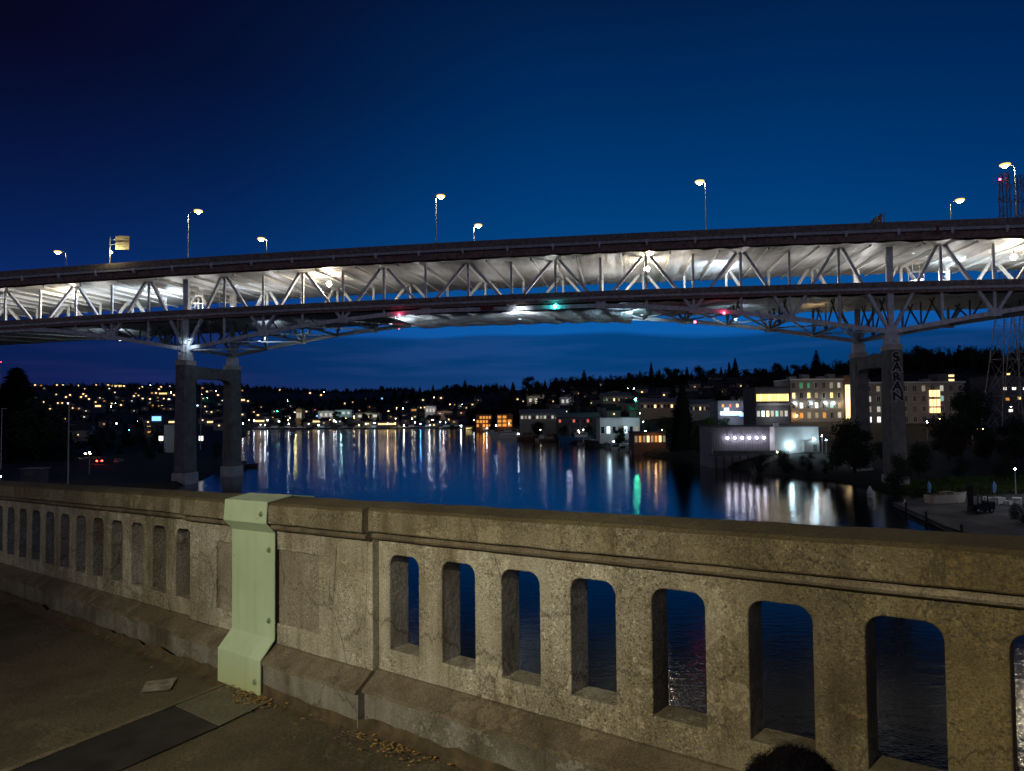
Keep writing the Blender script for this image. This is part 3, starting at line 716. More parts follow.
# floor truss frames between the two planes and wind bracing at the lower chord
for k_ in range(KA, KB+1):
    z0 = zc(k_); zd = zt(k_)-14.45; x = k_*PB
    mb = MB(); mb.beam((x, .3, z0), (x, TW-.3, z0), .55, .5)
    if zd-z0 > 1.4:
        mb.beam((x, TW/2, z0), (x, 3.2, zd), .30, .3, up=(1, 0, 0)); mb.beam((x, TW/2, z0), (x, TW-3.2, zd), .30, .3, up=(1, 0, 0)); mb.beam((x, TW/2, z0), (x, TW/2, zd), .30, .3, up=(1, 0, 0))
        if zd-z0 > 3.5:
            mb.beam((x, .2, z0+.3), (x, TW/4+1, zd), .26, .26, up=(1, 0, 0)); mb.beam((x, TW-.2, z0+.3), (x, TW*.75-1, zd), .26, .26, up=(1, 0, 0))
    mb.build('cross_frame', 'steel_dark', br)
for k_ in range(KA, KB):
    z0, z1 = zc(k_), zc(k_+1)
    MB().beam(Bx(k_, .3, z0-.15), Bx(k_+1, TW-.3, z1-.15), .36, .36).build('wind_brace', 'steel_paint', br)
    MB().beam(Bx(k_, TW-.3, z0+.25), Bx(k_+1, .3, z1+.25), .36, .36).build('wind_brace', 'steel_paint', br)
# upper sway portals seen behind the near truss
for k_ in range(KA, KB+1):
    x = k_*PB; zu = zt(k_)-4.2
    MB().beam((x, .3, zu-.4), (x, TW-.3, zu-.4), .8, .4).build('floor_beam', 'steel_cream', br)
    if k_ < KB: MB().beam((x+PB/2, -4.8, zt(k_+.5)-4.55), (x+PB/2, WF(k_)-1.5, zt(k_+.5)-4.55), .45, .3).build('floor_beam', 'steel_cream', br)
# piers
def pier(k_, base):
    pr_ = empty('pier', (k_*PB, 0, 0)); pr_.parent = br
    x = 0
    zt_ = zc(k_)-4.1
    for o in (0, TW):
        mb = MB(); Vv = []
        for z_, hw, hd in ((base, 1.80, 2.75), (zt_, 1.50, 2.4)):
            c_ = .45
            Vv += [(-hw+c_, o-hd, z_), (hw-c_, o-hd, z_), (hw, o-hd+c_, z_), (hw, o+hd-c_, z_), (hw-c_, o+hd, z_), (-hw+c_, o+hd, z_), (-hw, o+hd-c_, z_), (-hw, o-hd+c_, z_)]
        fs = [(i, (i+1) % 8, 8+(i+1) % 8, 8+i) for i in range(8)]+[tuple(range(7, -1, -1)), tuple(range(8, 16))]
        lg = mb.add(Vv, fs).build('leg', 'pier_concrete', pr_)
        MB().box(-1.46, 1.46, o-2.34, o+2.34, zt_+.002, zt_+1.2).build('leg_cap', 'pier_pale', pr_)
        MB().box(-1.3, 1.3, o-1.2, o+1.2, zt_+1.2, zc(k_)-.75).build('bearing', 'steel_paint', pr_)
        MB().box(-1.86, 1.86, o-2.84, o+2.84, -4, 2.9).build('footing', 'pier_pale', pr_)
    # cross beam with a shallow arched soffit
    n_ = 16; top = zt_-.25; V = []
    for i in range(n_+1):
        o = 2.0+(TW-4.0)*i/n_; u = abs(2*i/n_-1); zb = top-3.0-1.4*max(0, (u-.7)/.3)**2
        V += [(-1.1, o, zb), (1.1, o, zb), (1.1, o, top), (-1.1, o, top)]
    fs = []
    for i in range(n_):
        for j in range(4): fs.append((i*4+j, i*4+(j+1) % 4, (i+1)*4+(j+1) % 4, (i+1)*4+j))
    fs += [(3, 2, 1, 0), (n_*4, n_*4+1, n_*4+2, n_*4+3)]
    MB().add(V, fs).build('crossbeam', 'pier_concrete', pr_)
    return pr_
P_0 = pier(0, -4); P_16 = pier(16, -4); pier(-12, -4); pier(26, -4)
# painted letters down the front of the right pier leg
for i, ch in enumerate('SARAN'):
    zc_ = (zc(16)-4.1)-1.7-i*2.12
    for lay, (nm, off_, mat_, dep) in enumerate((('painted_letter_edge', .30, 'paint_white_worn', .0), ('painted_letter', .0, 'black_paint', .03))):
        cu = bpy.data.curves.new('t', 'FONT'); cu.body = ch; cu.size = 2.75; cu.align_x = 'CENTER'; cu.align_y = 'CENTER'; cu.extrude = .015; cu.offset = off_ if lay == 0 else .09
        ob = bpy.data.objects.new('t', cu); C.objects.link(ob); dg = bpy.context.evaluated_depsgraph_get(); dg.update()
        me = bpy.data.meshes.new_from_object(ob.evaluated_get(dg)); bpy.data.objects.remove(ob)
        me.transform(Matrix.Rotation(math.pi/2, 4, 'X')); me.materials.clear(); me.materials.append(MATS[mat_])
        o = bpy.data.objects.new(nm, me); C.objects.link(o); o.parent = P_16
        hd = 2.4+.36*((zc(16)-4.1-zc_)/34)
        o.location = ((.0, .10, -.08, .05, .12)[i], -hd-.05-dep, zc_); o.rotation_euler.y = (-.06, .04, -.03, .07, -.04)[i]; o.scale = ((1.05, .95, .92, 1.05, 1.1)[i], 1, (1, .97, .9, 1.02, .95)[i])
# pale scribbled paint on the left pier leg
rr = random.Random(2); mb = MB()
for i in range(9):
    z_ = zc(0)-5.2-i*1.15; hd = 2.4+.36*((zc(0)-4.1-z_)/34)
    for j in range(3):
        x0 = rr.uniform(-.7, .3); z1 = z_+rr.uniform(-.4, .4); mb.beam((x0, -hd-.03, z1), (x0+rr.uniform(.3, .8), -hd-.03, z1+rr.uniform(-.7, .7)), .16, .03, up=(0, 1, 0))
mb.build('scrawled_paint', 'pier_pale', P_0)

# lights under the upper deck
def deck_light(px, py, power, o=4.0, label=''):
    k_ = kfor(px, o); p = bw(k_, o, zt(k_)-4.2)
    Yd = p.y; q = at(px, py, Yd)
    t_ = empty('deck_lamp', (p.x, p.y, zt(k_)-4.0), BR, label, 'lamp', 'lamps hung under the upper deck')
    dz = q.z-(zt(k_)-4.0)
    MB().cyl((0, 0, 0), (0, 0, dz+.45), .07, k=8).build('hanger', 'dark_metal', t_)
    MB().cyl((0, 0, dz+.65), (0, 0, dz+.3), .12, .42, 12).build('shade', 'galvanised', t_)
    MB().ball((0, 0, dz), .62, 14, 10).build('bulb', 'lamp_deck', t_, True)
    plight('lamp_light', (0, -1.3, dz-.25), power, (1, .86, .64), .3, t_)
DP = 2.2e3
deck_light(75, 296, DP, label='bright warm lamp under the upper deck at the far left of the bridge')
deck_light(329, 284, DP*1.1, label='bright warm lamp under the upper deck between the left pier and midspan')
deck_light(647, 269, DP*1.2, label='bright warm lamp under the upper deck right of midspan')
deck_light(1014, 257, DP, label='bright warm lamp under the upper deck at the right edge')
i = 0; k_ = -8.6  # added fill lamps, hidden behind the barrier, to brighten the upper deck's underside
while k_ < 24.5:
    pw = .4 if 4.0 < k_ < 8.0 else .7 if 13 < k_ < 16 else 1.05
    t_ = empty('fill_uplighter', bw(k_, (6.5, 16)[i % 2], zt(k_)-12.94), BR, 'unseen added uplighter standing on the lower deck behind its barrier', 'lamp', 'added fill lamps along the lower deck')
    MB().cyl((0, 0, 0), (0, 0, 1.3), .06, k=6).build('added_fill_stand', 'dark_metal', t_); MB().cyl((0, 0, 1.3), (0, 0, 1.6), .15, .4, 12).build('added_fill_bowl', 'galvanised', t_)
    plight('lamp_light', (0, 0, 2.1), 1700*pw, (.98, .97, .95), .4, t_)
    i += 1; k_ += 1.45
# cool work floodlights
def flood(k_, o, z, tgt, power, label, ang=110, col=(.70, .86, 1)):
    p = bw(k_, o, z); q = bw(*tgt); t_ = empty('work_floodlight', p, BR, label, 'floodlight', 'floodlights of the painting works')
    MB().box(-.35, .35, -.2, .2, -.3, .1).build('housing', 'galvanised', t_); MB().box(-.3, .3, -.15, .15, .105, .16).build('lens', 'work_white', t_)
    ld = bpy.data.lights.new('flood_beam', 'SPOT'); ld.energy = power; ld.color = col; ld.spot_size = R(ang); ld.spot_blend = .8; ld.shadow_soft_size = .3
    o_ = bpy.data.objects.new('flood_beam', ld); C.objects.link(o_); o_.parent = t_; o_.location = (0, 0, .35)
    dl = Matrix.Rotation(-BR, 3, 'Z') @ (q-p); o_.rotation_euler = dl.to_track_quat('-Z', 'Y').to_euler()
flood(-.6, 9, 45.6, (-3.2, 15, 52), 3.2e4, 'cool white floodlight on the lower deck left of the left pier')
flood(.7, 9, 46.2, (1.0, 16, 52), 5e3, 'cool white floodlight on the lower deck right of the left pier')
flood(13.1, 8, 46.2, (12.6, 14, 52), 2.2e4, 'cool white floodlight on the lower deck right of midspan', 100, (.62, .82, 1))
flood(16.9, 8, 46.2, (16.9, 12, 52), 2.6e4, 'cool white floodlight on the lower deck beside the right pier')
flood(17.2, 12, 46.5, (19.5, 20, 52), 1.6e4, 'cool white floodlight on the lower deck right of the right pier')
flood(10.9, 3, 39.9, (10.1, 12, 41.4), 2.2e4, 'cool white floodlight hung beneath the lower deck right of midspan', 140, (.55, .85, 1))
flood(5.1, 2, 39.4, (6.6, 12, 41.4), 1.6e4, 'grey white floodlight hung beneath the lower deck left of midspan', 140, (.82, .92, 1))
flood(8.2, -1.2, 39.2, (8.2, 12, 41.4), 9e3, 'small floodlight hung beneath the lower deck at midspan', 150, (.82, .92, 1))
flood(1.6, 6, 36.4, (2.0, 14, 42), 3.0e3, 'floodlight on the lower chord right of the left pier', 130)
flood(-2.2, 6, 37.5, (-3.5, 14, 42), 3.0e3, 'floodlight on the lower chord left of the left pier', 130)
flood(13.0, 8, 38.5, (13.0, 12, 42), 2.5e3, 'floodlight on the lower chord left of the right pier', 130, (.6, .85, 1))
flood(14.8, 8, 37.0, (14.8, 12, 42), 1.6e3, 'warm floodlight on the lower chord beside the right pier', 60, (1, .62, .25))
flood(.25, -2.6, 36.3, (.05, 0, 33), 1.2e3, 'floodlight by the bearing on top of the left pier', 120)
# scaffold towers wrapped round the piers
def scaffold(k_, o, z0, z1, wd, label, mat='pier_pale'):
    t_ = empty('scaffold_tower', bw(k_, o, z0), BR, label, 'scaffold'); h_ = z1-z0
    for sx in (-1, 1):
        for sy in (-1, 1): MB().cyl((sx*wd/2, sy*wd/2, 0), (sx*wd/2, sy*wd/2, h_), .09, k=6).build('standard', mat, t_)
    z_ = 0; i = 0
    while z_ < h_:
        mb = MB().box(-wd/2, wd/2, -wd/2, wd/2, z_, z_+.08); mb.beam((-wd/2, -wd/2, z_), (wd/2, -wd/2, min(h_, z_+2)), .1, .06, up=(0, 1, 0)); mb.beam((-wd/2, -wd/2, z_+1), (wd/2, -wd/2, z_+1), .08, .05)
        mb.build('platform', mat, t_); z_ += 2; i += 1
scaffold(-.1, 6, 45.0, 51.6, 2.2, 'lit scaffold tower between the decks at the left pier, left one')
scaffold(.75, 6, 45.0, 49.0, 3.0, 'lit low scaffold between the decks at the left pier, right one')
scaffold(.1, -3.4, 31.2, 41.6, 1.3, 'lit narrow scaffold standing on the left pier head')
scaffold(16.85, 9, 45.0, 51.4, 2.4, 'lit scaffold tower between the decks right of the right pier')
scaffold(17.5, 11, 45.0, 50, 1.6, 'lit narrow scaffold between the decks farther right of the right pier')
# navigation lights
def nav(px, py, o, mat, label, r_=.3):
    k_ = kfor(px, o, 42); p = bw(k_, o, 42); q = at(px, py, p.y)
    t_ = empty('navigation_light', q, BR, label, 'navigation light', 'navigation lights on the bridge')
    zc_ = zc(k_); MB().cyl((0, 0, .2), (0, 0, max(.5, zc_-q.z)), .05, k=6).build('bracket', 'dark_metal', t_); MB().ball((0, 0, 0), r_, 10, 8).build('lens', mat, t_, True)
nav(399, 315, -.9, 'lamp_red', 'upper red navigation light left of midspan'); nav(399, 328, TW+.5, 'lamp_red', 'lower red navigation light left of midspan')
nav(724, 313, -.9, 'lamp_red', 'right hand red navigation light right of midspan'); nav(695, 322, 1, 'lamp_red', 'lower red navigation light right of midspan')
nav(555, 306.5, -.9, 'lamp_cyan', 'green navigation light under midspan', .42)
o = MB().box(-1.6, 1.6, -.05, .05, -.45, .45); t_ = empty('clearance_panel', bw(kfor(487, -1.1, 42), -1.1, 42.2), BR, 'dark red clearance marker panel on the lower chord near midspan', 'marker'); o.build('panel', simple('dark_red', (.20, .02, .03), .6), t_); MB().beam((0, .1, -.5), (0, .1, .5), .1, .1).build('bracket', 'steel_dark', t_)
for c_, lb in ((938, 'small red marker on the upper deck edge above the right pier'),):
    k_ = kfor(c_, -6.2, 55); t_ = empty('edge_marker', bw(k_, -6.12, zt(k_)-2.2), BR, lb, 'marker'); MB().box(-.25, .25, -.05, .05, -.9, .9).build('panel', 'dark_red', t_); MB().box(-.1, .1, .05, .2, -.2, .2).build('bracket', 'steel_dark', t_)

# lamps on the top deck
emit('halo_yellow', (1, .62, .16), 1.6, False)
def deck_street_lamp(pxp, px, py, o, label, r_=.6):
    k_ = kfor(pxp, o, 60); bz = zt(k_)-1.15; p = bw(k_, o, bz); q = at(px, py, p.y)
    t_ = empty('street_lamp', p, BR, label, 'street lamp', 'street lamps on the high bridge')
    hh_ = q.z-p.z; dx = (q.x-p.x)/math.cos(BR)
    mb = MB().cyl((0, 0, 0), (0, 0, hh_-.8), .16, .09, 8); s_ = 1 if dx >= 0 else -1; ax = max(1.2, abs(dx))*s_
    prev = Vector((0, 0, hh_-.8))
    for i in range(1, 7):
        a = math.pi/2*i/6; nx_ = Vector((ax*.85*(1-math.cos(a)), 0, hh_-.8+1.0*math.sin(a))); mb.cyl(prev, nx_, .07, k=6); prev = nx_
    mb.build('pole', 'galvanised', t_)
    MB().box(min(ax*.7, ax*1.1+.3*s_), max(ax*.7, ax*1.1+.3*s_), -.16, .16, hh_+.12, hh_+.34).build('lamp_head', 'galvanised', t_)
    lx = dx if abs(dx) > 1 else ax; MB().ball((lx, 0, hh_), r_, 12, 8, .85).build('lens', 'lamp_warm', t_, True)
    rf = MB(); n_ = 20  # glowing ring added round the lens to stand in for its glare halo
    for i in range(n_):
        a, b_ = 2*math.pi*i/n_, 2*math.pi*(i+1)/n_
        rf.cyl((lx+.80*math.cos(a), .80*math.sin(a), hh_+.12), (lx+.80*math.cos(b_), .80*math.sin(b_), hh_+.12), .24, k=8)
    rf.build('halo_ring', 'halo_yellow', t_, True)
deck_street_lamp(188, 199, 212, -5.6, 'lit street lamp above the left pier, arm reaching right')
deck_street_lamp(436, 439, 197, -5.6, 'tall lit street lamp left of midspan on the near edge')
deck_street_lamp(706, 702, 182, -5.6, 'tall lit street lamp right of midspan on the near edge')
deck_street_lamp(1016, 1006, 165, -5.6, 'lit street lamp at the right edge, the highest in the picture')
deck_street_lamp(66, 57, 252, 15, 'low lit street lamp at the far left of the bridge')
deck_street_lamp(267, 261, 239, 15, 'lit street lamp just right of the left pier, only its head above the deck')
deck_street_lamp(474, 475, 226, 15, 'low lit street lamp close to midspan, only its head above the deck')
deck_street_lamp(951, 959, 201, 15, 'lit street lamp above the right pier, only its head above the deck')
# lit sign seen from behind
k_ = kfor(110, -5.6, 58); p = bw(k_, -5.6, zt(k_)-1.15); t_ = empty('road_sign', p, BR, 'yellowish lit road sign on a pole above the bridge at the left', 'road sign')
MB().cyl((0, 0, 0), (0, 0, 8.0), .13, k=8).beam((0, 0, 7.2), (3.0, .6, 7.2), .15, .15).beam((0, 0, 6.0), (3.0, .6, 6.0), .15, .15).build('pole', 'galvanised', t_)
sg = MB()
for i in range(5): sg.box(1.0, 4.4, .55, .62, 4.9+i*.72, 4.9+i*.72+.66)
sg = sg.build('sign_panel', 'sign_yellow', t_); sg.rotation_euler.z = .25
MB().ball((.7, -.5, 3.9), .3, 10, 8).build('lamp', 'lamp_shore_warm', t_, True); MB().beam((0, 0, 4.1), (.8, -.5, 4.1), .08, .08).build('lamp_arm', 'galvanised', t_)
plight('lamp_light', (1.2, -1.2, 4.0), 900, (1, .85, .5), .2, t_)
# containment hoist peeping over the deck
k_ = kfor(876, 20, 60); p = bw(k_, 20, zt(k_)-1.2); t_ = empty('hoist_enclosure', p, BR, 'grey slatted hoist enclosure standing above the deck near the right pier', 'hoist')
mb = MB().add([(-2.6, -1.4, 0), (1.0, -1.4, 0), (1.0, 1.4, 0), (-2.6, 1.4, 0), (-.6, -1.4, 8.6), (1.0, -1.4, 9.6), (1.0, 1.4, 9.6), (-.6, 1.4, 8.6)], [(0, 1, 2, 3), (4, 7, 6, 5), (0, 4, 5, 1), (1, 5, 6, 2), (2, 6, 7, 3), (3, 7, 4, 0)])
mb.build('enclosure', 'wall_grey', t_)
for i in range(4): MB().box(-.3+i*.55, -.1+i*.55, -1.55, -1.41, .1, 8.9+i*.3).build('slat', 'steel_dark', t_)

# ------------------------------------------------------------------ transmission tower behind the right end
def lattice(name, pxc, ytop, Y, base_w, top_w, label, mat='tower_steel', arms=True, gz=8):
    top = at(pxc, ytop, Y); t_ = empty(name, (top.x, Y, gz), .5, label, 'transmission tower'); h_ = top.z-gz
    lv = [0, .15, .29, .42, .54, .65, .75, .84, .92, 1]
    wv = lambda u: (base_w*(1-u/.6)+top_w*(u/.6))/2 if u < .6 else top_w/2*(1-.35*(u-.6)/.4)
    for sx in (-1, 1):
        for sy in (-1, 1):
            mb = MB()
            for a, b_ in zip(lv, lv[1:]): mb.beam((sx*wv(a), sy*wv(a), a*h_), (sx*wv(b_), sy*wv(b_), b_*h_), .24, .24)
            mb.build('leg', mat, t_)
    for i, (a, b_) in enumerate(zip(lv, lv[1:])):
        mb = MB()
        for sx, sy, ex, ey in ((-1, -1, 1, -1), (1, -1, 1, 1), (1, 1, -1, 1), (-1, 1, -1, -1)):
            mb.beam((sx*wv(a), sy*wv(a), a*h_), (ex*wv(b_), ey*wv(b_), b_*h_), .10, .10); mb.beam((ex*wv(a), ey*wv(a), a*h_), (sx*wv(b_), sy*wv(b_), b_*h_), .10, .10); mb.beam((sx*wv(b_), sy*wv(b_), b_*h_), (ex*wv(b_), ey*wv(b_), b_*h_), .13, .13)
        mb.build('lattice_bay', mat, t_)
    if arms:
        for u in (.83, .90, .965):
            mb = MB(); aw = 4.2; z_ = u*h_
            for s_ in (-1, 1): mb.beam((0, 0, z_+1), (s_*aw, 0, z_), .2, .2).beam((0, 0, z_-.6), (s_*aw, 0, z_), .2, .2).cyl((s_*aw, 0, z_), (s_*aw, 0, z_-1.6), .12, k=6)
            mb.build('cross_arm', mat, t_)
    return t_, h_
tw, th_ = lattice('transmission_tower', 1004, 174, 235, 13.5, 3.0, 'tall steel lattice transmission tower behind the right end of the bridge', gz=8)
MB().ball((-2.6, 0, th_-2.2), .35, 8, 6).build('warning_light', 'lamp_red', tw, True)
lattice('transmission_tower', 1019, 176, 262, 12, 3.0, 'second lattice tower just right of and behind the tall one, mostly outside the frame', gz=11)

# ------------------------------------------------------------------ trees
def conifer_mesh(seed, hgt=1.0, wid=.24, n_=2300):
    r_ = random.Random(seed); mb = MB(); layers = 17
    for i in range(n_):
        u = 1-r_.random()**.62                         # more needles low down
        u = min(.995, u*.93+.06); lay = math.floor(u*layers)/layers
        rad = wid*(1-u)**.85*(.60+.55*(1-(u*layers-math.floor(u*layers)))*(1+.35*noise.noise(Vector((seed, lay*9, 0)))))
        a = r_.uniform(0, 6.283); rad *= 1+.35*noise.noise(Vector((math.cos(a)*1.4, math.sin(a)*1.4, lay*6+seed)))
        q = rad*r_.random()**.45; l_ = .020+.022*(1-u)
        c = Vector((q*math.cos(a), q*math.sin(a), u*hgt-q*.28)); o_ = Vector((math.cos(a)*l_*1.5, math.sin(a)*l_*1.5, -l_*.5)); t_ = Vector((-math.sin(a), math.cos(a), 0))*l_*.8
        mb.add([c-t_, c+t_, c+o_+Vector((0, 0, l_*.2)), c+Vector((0, 0, l_*.5))], [(0, 1, 2), (0, 2, 3)])
    mb.cyl((0, 0, .8), (0, 0, 1.0), .008, .002, 5)
    return mb
def broad_mesh(seed, wid=.42, n_=2600, z0=.22):
    r_ = random.Random(seed); mb = MB(); blobs = []
    for i in range(15):
        a = r_.uniform(0, 6.283); u = r_.uniform(z0+.1, .86); rr_ = wid*.62*math.sin(math.pi*min(1, (u-z0*.6)/(1.05-z0*.6)))**.7*r_.uniform(.2, 1)
        blobs.append((Vector((rr_*math.cos(a), rr_*math.sin(a), u)), r_.uniform(.09, .17)*(wid/.42)))
    for i in range(n_):
        c0, rad = blobs[i % len(blobs)]
        d_ = Vector((r_.gauss(0, 1), r_.gauss(0, 1), r_.gauss(0, .85))).normalized()*rad*r_.uniform(.45, 1.12)
        c = c0+d_; l_ = r_.uniform(.012, .024); t_ = Vector((r_.uniform(-1, 1), r_.uniform(-1, 1), r_.uniform(-1, 1))).normalized()*l_; s_ = t_.cross(d_).normalized()*l_*.7
        mb.add([c-t_, c+s_, c+t_, c-s_], [(0, 1, 2, 3)])
    return mb, blobs
def trunk_mesh(blobs=None, h_=.9):
    mb = MB().cyl((0, 0, -.03), (0, 0, .35), .028, .02, 7).cyl((0, 0, .35), (.01, 0, h_), .02, .004, 6)
    for c, r_ in (blobs or [])[:7]: mb.cyl((0, 0, max(.18, c.z-.25)), c, .011, .004, 5, False)
    return mb
TREES = {}
def proto_tree(key, fol, trunk, lmat):
    root = bpy.data.objects.new(key, None); f_ = fol.build('crown', lmat); t_ = trunk.build('trunk', 'bark')
    for o_ in (f_, t_): C.objects.unlink(o_)
    TREES[key] = (f_.data, t_.data)
for i in range(4): proto_tree('c%d' % i, conifer_mesh(i+1, wid=(.17, .21, .25, .14)[i]), trunk_mesh(), 'needles')
for i in range(4):
    m_, bl = broad_mesh(i+11, wid=(.40, .46, .34, .52)[i]); proto_tree('b%d' % i, m_, trunk_mesh(bl, .7), 'leaves')
m_, bl = broad_mesh(31, wid=.46, n_=5200, z0=.12); proto_tree('bb', m_, trunk_mesh(bl, .7), 'leaves')
m_, bl = broad_mesh(32, wid=.50, n_=4000, z0=.05); proto_tree('bg', m_, trunk_mesh(bl, .7), 'leaves_bright')
m_, bl = broad_mesh(33, wid=.75, n_=4200, z0=-.1); proto_tree('bush', m_, trunk_mesh(bl, .6), 'leaves')
proto_tree('cc', conifer_mesh(41, wid=.155, n_=7500), trunk_mesh(), 'needles')
for key in list(TREES):
    pass
def tree(key, X, Y, z0, hgt, wscale, label, group=None, name=None):
    nm = name or ('conifer_tree' if key[0] == 'c' else 'shrub' if key == 'bush' else 'broadleaf_tree')
    t_ = empty(nm, (X, Y, z0-.3), random.uniform(0, 6.28), label, 'shrub' if key == 'bush' else 'tree', group); t_.scale = (hgt*wscale, hgt*wscale, hgt)
    for part, me in zip(('crown', 'trunk'), TREES[key]):
        o_ = bpy.data.objects.new(part, me); C.objects.link(o_); o_.parent = t_
    return t_
def sky_tree(px, ytop, Y, key, ws, label, group, hmin=9, hmax=26):
    top = at(px, ytop, Y); z0 = H(top.x, Y); h_ = top.z-z0
    if h_ > hmax: z0 = top.z-hmax-1; h_ = hmax+1
    if h_ < hmin: h_ = hmin
    tree(key, top.x, Y, top.z-h_, h_, ws, label, group)
# dense woods that read as one dark mass behind
def woods(name, label, spots, seed):
    r_ = random.Random(seed); mb = MB()
    for X, Y, h_ in spots:
        z0 = H(X, Y)-1
        if z0 < .4: continue
        con = r_.random() < .5; n_ = 60
        for i in range(n_):
            u = r_.random()**(1.3 if con else .8); a = r_.uniform(0, 6.283)
            rad = h_*(.26*(1-u) if con else .36*math.sqrt(max(.02, 1-(2*u-.9)**2/1.3)))*r_.uniform(.4, 1)
            c = Vector((X+rad*math.cos(a), Y+rad*math.sin(a), z0+h_*(.08+.92*u))); l_ = h_*.12*(1.15-u*.7)
            t_ = Vector((r_.uniform(-1, 1), r_.uniform(-1, 1), r_.uniform(-.4, .9))).normalized()*l_; s_ = Vector((r_.uniform(-1, 1), r_.uniform(-1, 1), r_.uniform(-1, 1))).normalized()*l_
            mb.add([c-t_, c+s_, c+t_], [(0, 1, 2)])
        mb.add([(X-h_*.2, Y, z0), (X+h_*.2, Y, z0), (X+h_*.12, Y, z0+h_*.7), (X-h_*.12, Y, z0+h_*.7), (X, Y-h_*.2, z0), (X, Y+h_*.2, z0), (X, Y+h_*.12, z0+h_*.7), (X, Y-h_*.12, z0+h_*.7)], [(0, 1, 2, 3), (4, 5, 6, 7)])
    o_ = mb.build(name, 'forest_mat'); tag(o_, label, None, None, 'stuff')
r_ = random.Random(12)
def spots(n_, p0, p1, y0, y1, h0, h1):
    out_ = []
    for i in range(n_):
        Y = r_.uniform(y0, y1); p_ = r_.uniform(p0, p1); out_.append(((p_-512)/F*Y, Y, r_.uniform(h0, h1)))
    return out_
woods('woods', 'dark wooded ridge along the far skyline on the left', spots(900, -140, 480, 1900, 2350, 7, 15), 1)
woods('woods', 'dark trees covering the middle slope above the far shore', spots(420, 250, 510, 1050, 1500, 8, 15), 2)
woods('woods', 'black wooded slope behind the marina in the middle', spots(520, 470, 740, 600, 900, 8, 16), 3)
woods('woods', 'black wooded hill behind the apartment block on the right', spots(560, 700, 1180, 420, 620, 7, 14), 4)
woods('woods', 'unlit trees on the low ground at the left', spots(300, -160, 165, 230, 900, 5, 11), 5)
woods('woods', 'scattered dark trees on the left hillside', spots(240, -60, 250, 1000, 1600, 6, 11), 6)

PK = [(382, 385, 1500, 'b0'), (395, 387, 1500, 'c1'), (404, 387, 1450, 'c0'), (412, 386, 1400, 'c2'), (420, 386, 1400, 'c1'), (433, 384, 1300, 'c0'), (446, 384, 1200, 'b1'), (456, 383, 1200, 'b3'), (465, 379, 1150, 'c2'), (471, 384, 1150, 'b0'),
      (478, 384, 1100, 'c0'), (486, 383, 1100, 'c1'), (497, 382, 1000, 'c0'), (505, 386, 1000, 'b2'), (513, 381, 950, 'c2')]
for i, (x_, y_, Y, k2) in enumerate(PK): sky_tree(x_, y_, Y, k2, 1.25, 'dark tree standing out on the skyline above the far shore, left of the middle', 'trees on the far skyline', 12, 24)
PK2 = [(528, 373, 780, 'b2', 1.0), (539, 380, 780, 'b0', 1), (545, 379, 760, 'c1', 1), (557, 376, 740, 'b1', 1), (570, 376, 720, 'c2', 1), (578, 381, 720, 'b0', 1), (584, 369, 700, 'c2', 1.2), (591, 374, 700, 'b2', 1.1), (598, 378, 690, 'c0', 1), (608, 377, 680, 'b3', 1),
       (619, 375, 670, 'b0', 1), (630, 371, 650, 'b1', 1), (640, 370, 640, 'c1', 1), (651, 361, 620, 'c1', .85), (659, 368, 620, 'c0', 1), (668, 366, 600, 'b0', 1.1), (676, 365, 600, 'b2', 1), (687, 366, 590, 'c1', 1), (700, 363, 580, 'b3', 1), (712, 367, 580, 'b0', 1), (721, 366, 570, 'c1', 1), (729, 361, 560, 'c0', 1), (735, 357, 555, 'c1', 1.1),
       (746, 368, 560, 'b1', 1), (757, 367, 560, 'b0', 1)]
for i, (x_, y_, Y, k2, ws) in enumerate(PK2):
    lb = 'dark tree in the skyline row above the marina'
    if (x_, y_) == (651, 361): lb = 'tall slender conifer, the tallest of the skyline row above the marina'
    if (x_, y_) == (735, 357): lb = 'pointed twin topped conifer rising above the skyline behind the grey shed'
    sky_tree(x_, y_, Y, k2, ws, lb, None if 'tallest' in lb or 'twin' in lb else 'skyline trees above the marina', 11, 24)
PK3 = [(766, 367, 520, 'b1', 1), (778, 361, 520, 'b0', 1), (787, 364, 510, 'c1', 1), (796, 361, 510, 'b2', 1), (805, 363, 500, 'b1', 1), (816, 349, 480, 'c2', 1.1), (826, 362, 490, 'b0', 1), (836, 361, 490, 'c1', 1), (846, 360, 480, 'b2', 1), (870, 358, 480, 'b0', 1), (905, 352, 450, 'c1', 1),
       (917, 343, 440, 'b1', 1.1), (927, 346, 440, 'b0', 1), (940, 349, 440, 'c0', 1), (949, 347, 440, 'c2', 1), (958, 350, 440, 'c0', 1), (972, 343, 430, 'b3', 1.1), (985, 347, 430, 'b1', 1), (995, 345, 420, 'c1', 1), (1008, 350, 420, 'c0', 1), (1020, 345, 400, 'c2', 1), (1032, 343, 400, 'b1', 1)]
for i, (x_, y_, Y, k2, ws) in enumerate(PK3):
    lb = 'dark tree in the skyline row behind the apartment block'
    if x_ == 816: lb = 'broad pointed conifer rising above the roof of the apartment block'
    if x_ == 972: lb = 'large rounded dark tree on the skyline left of the lattice tower'
    sky_tree(x_, y_, Y, k2, ws, lb, None if x_ in (816, 972) else 'skyline trees behind the apartments', 10, 22)
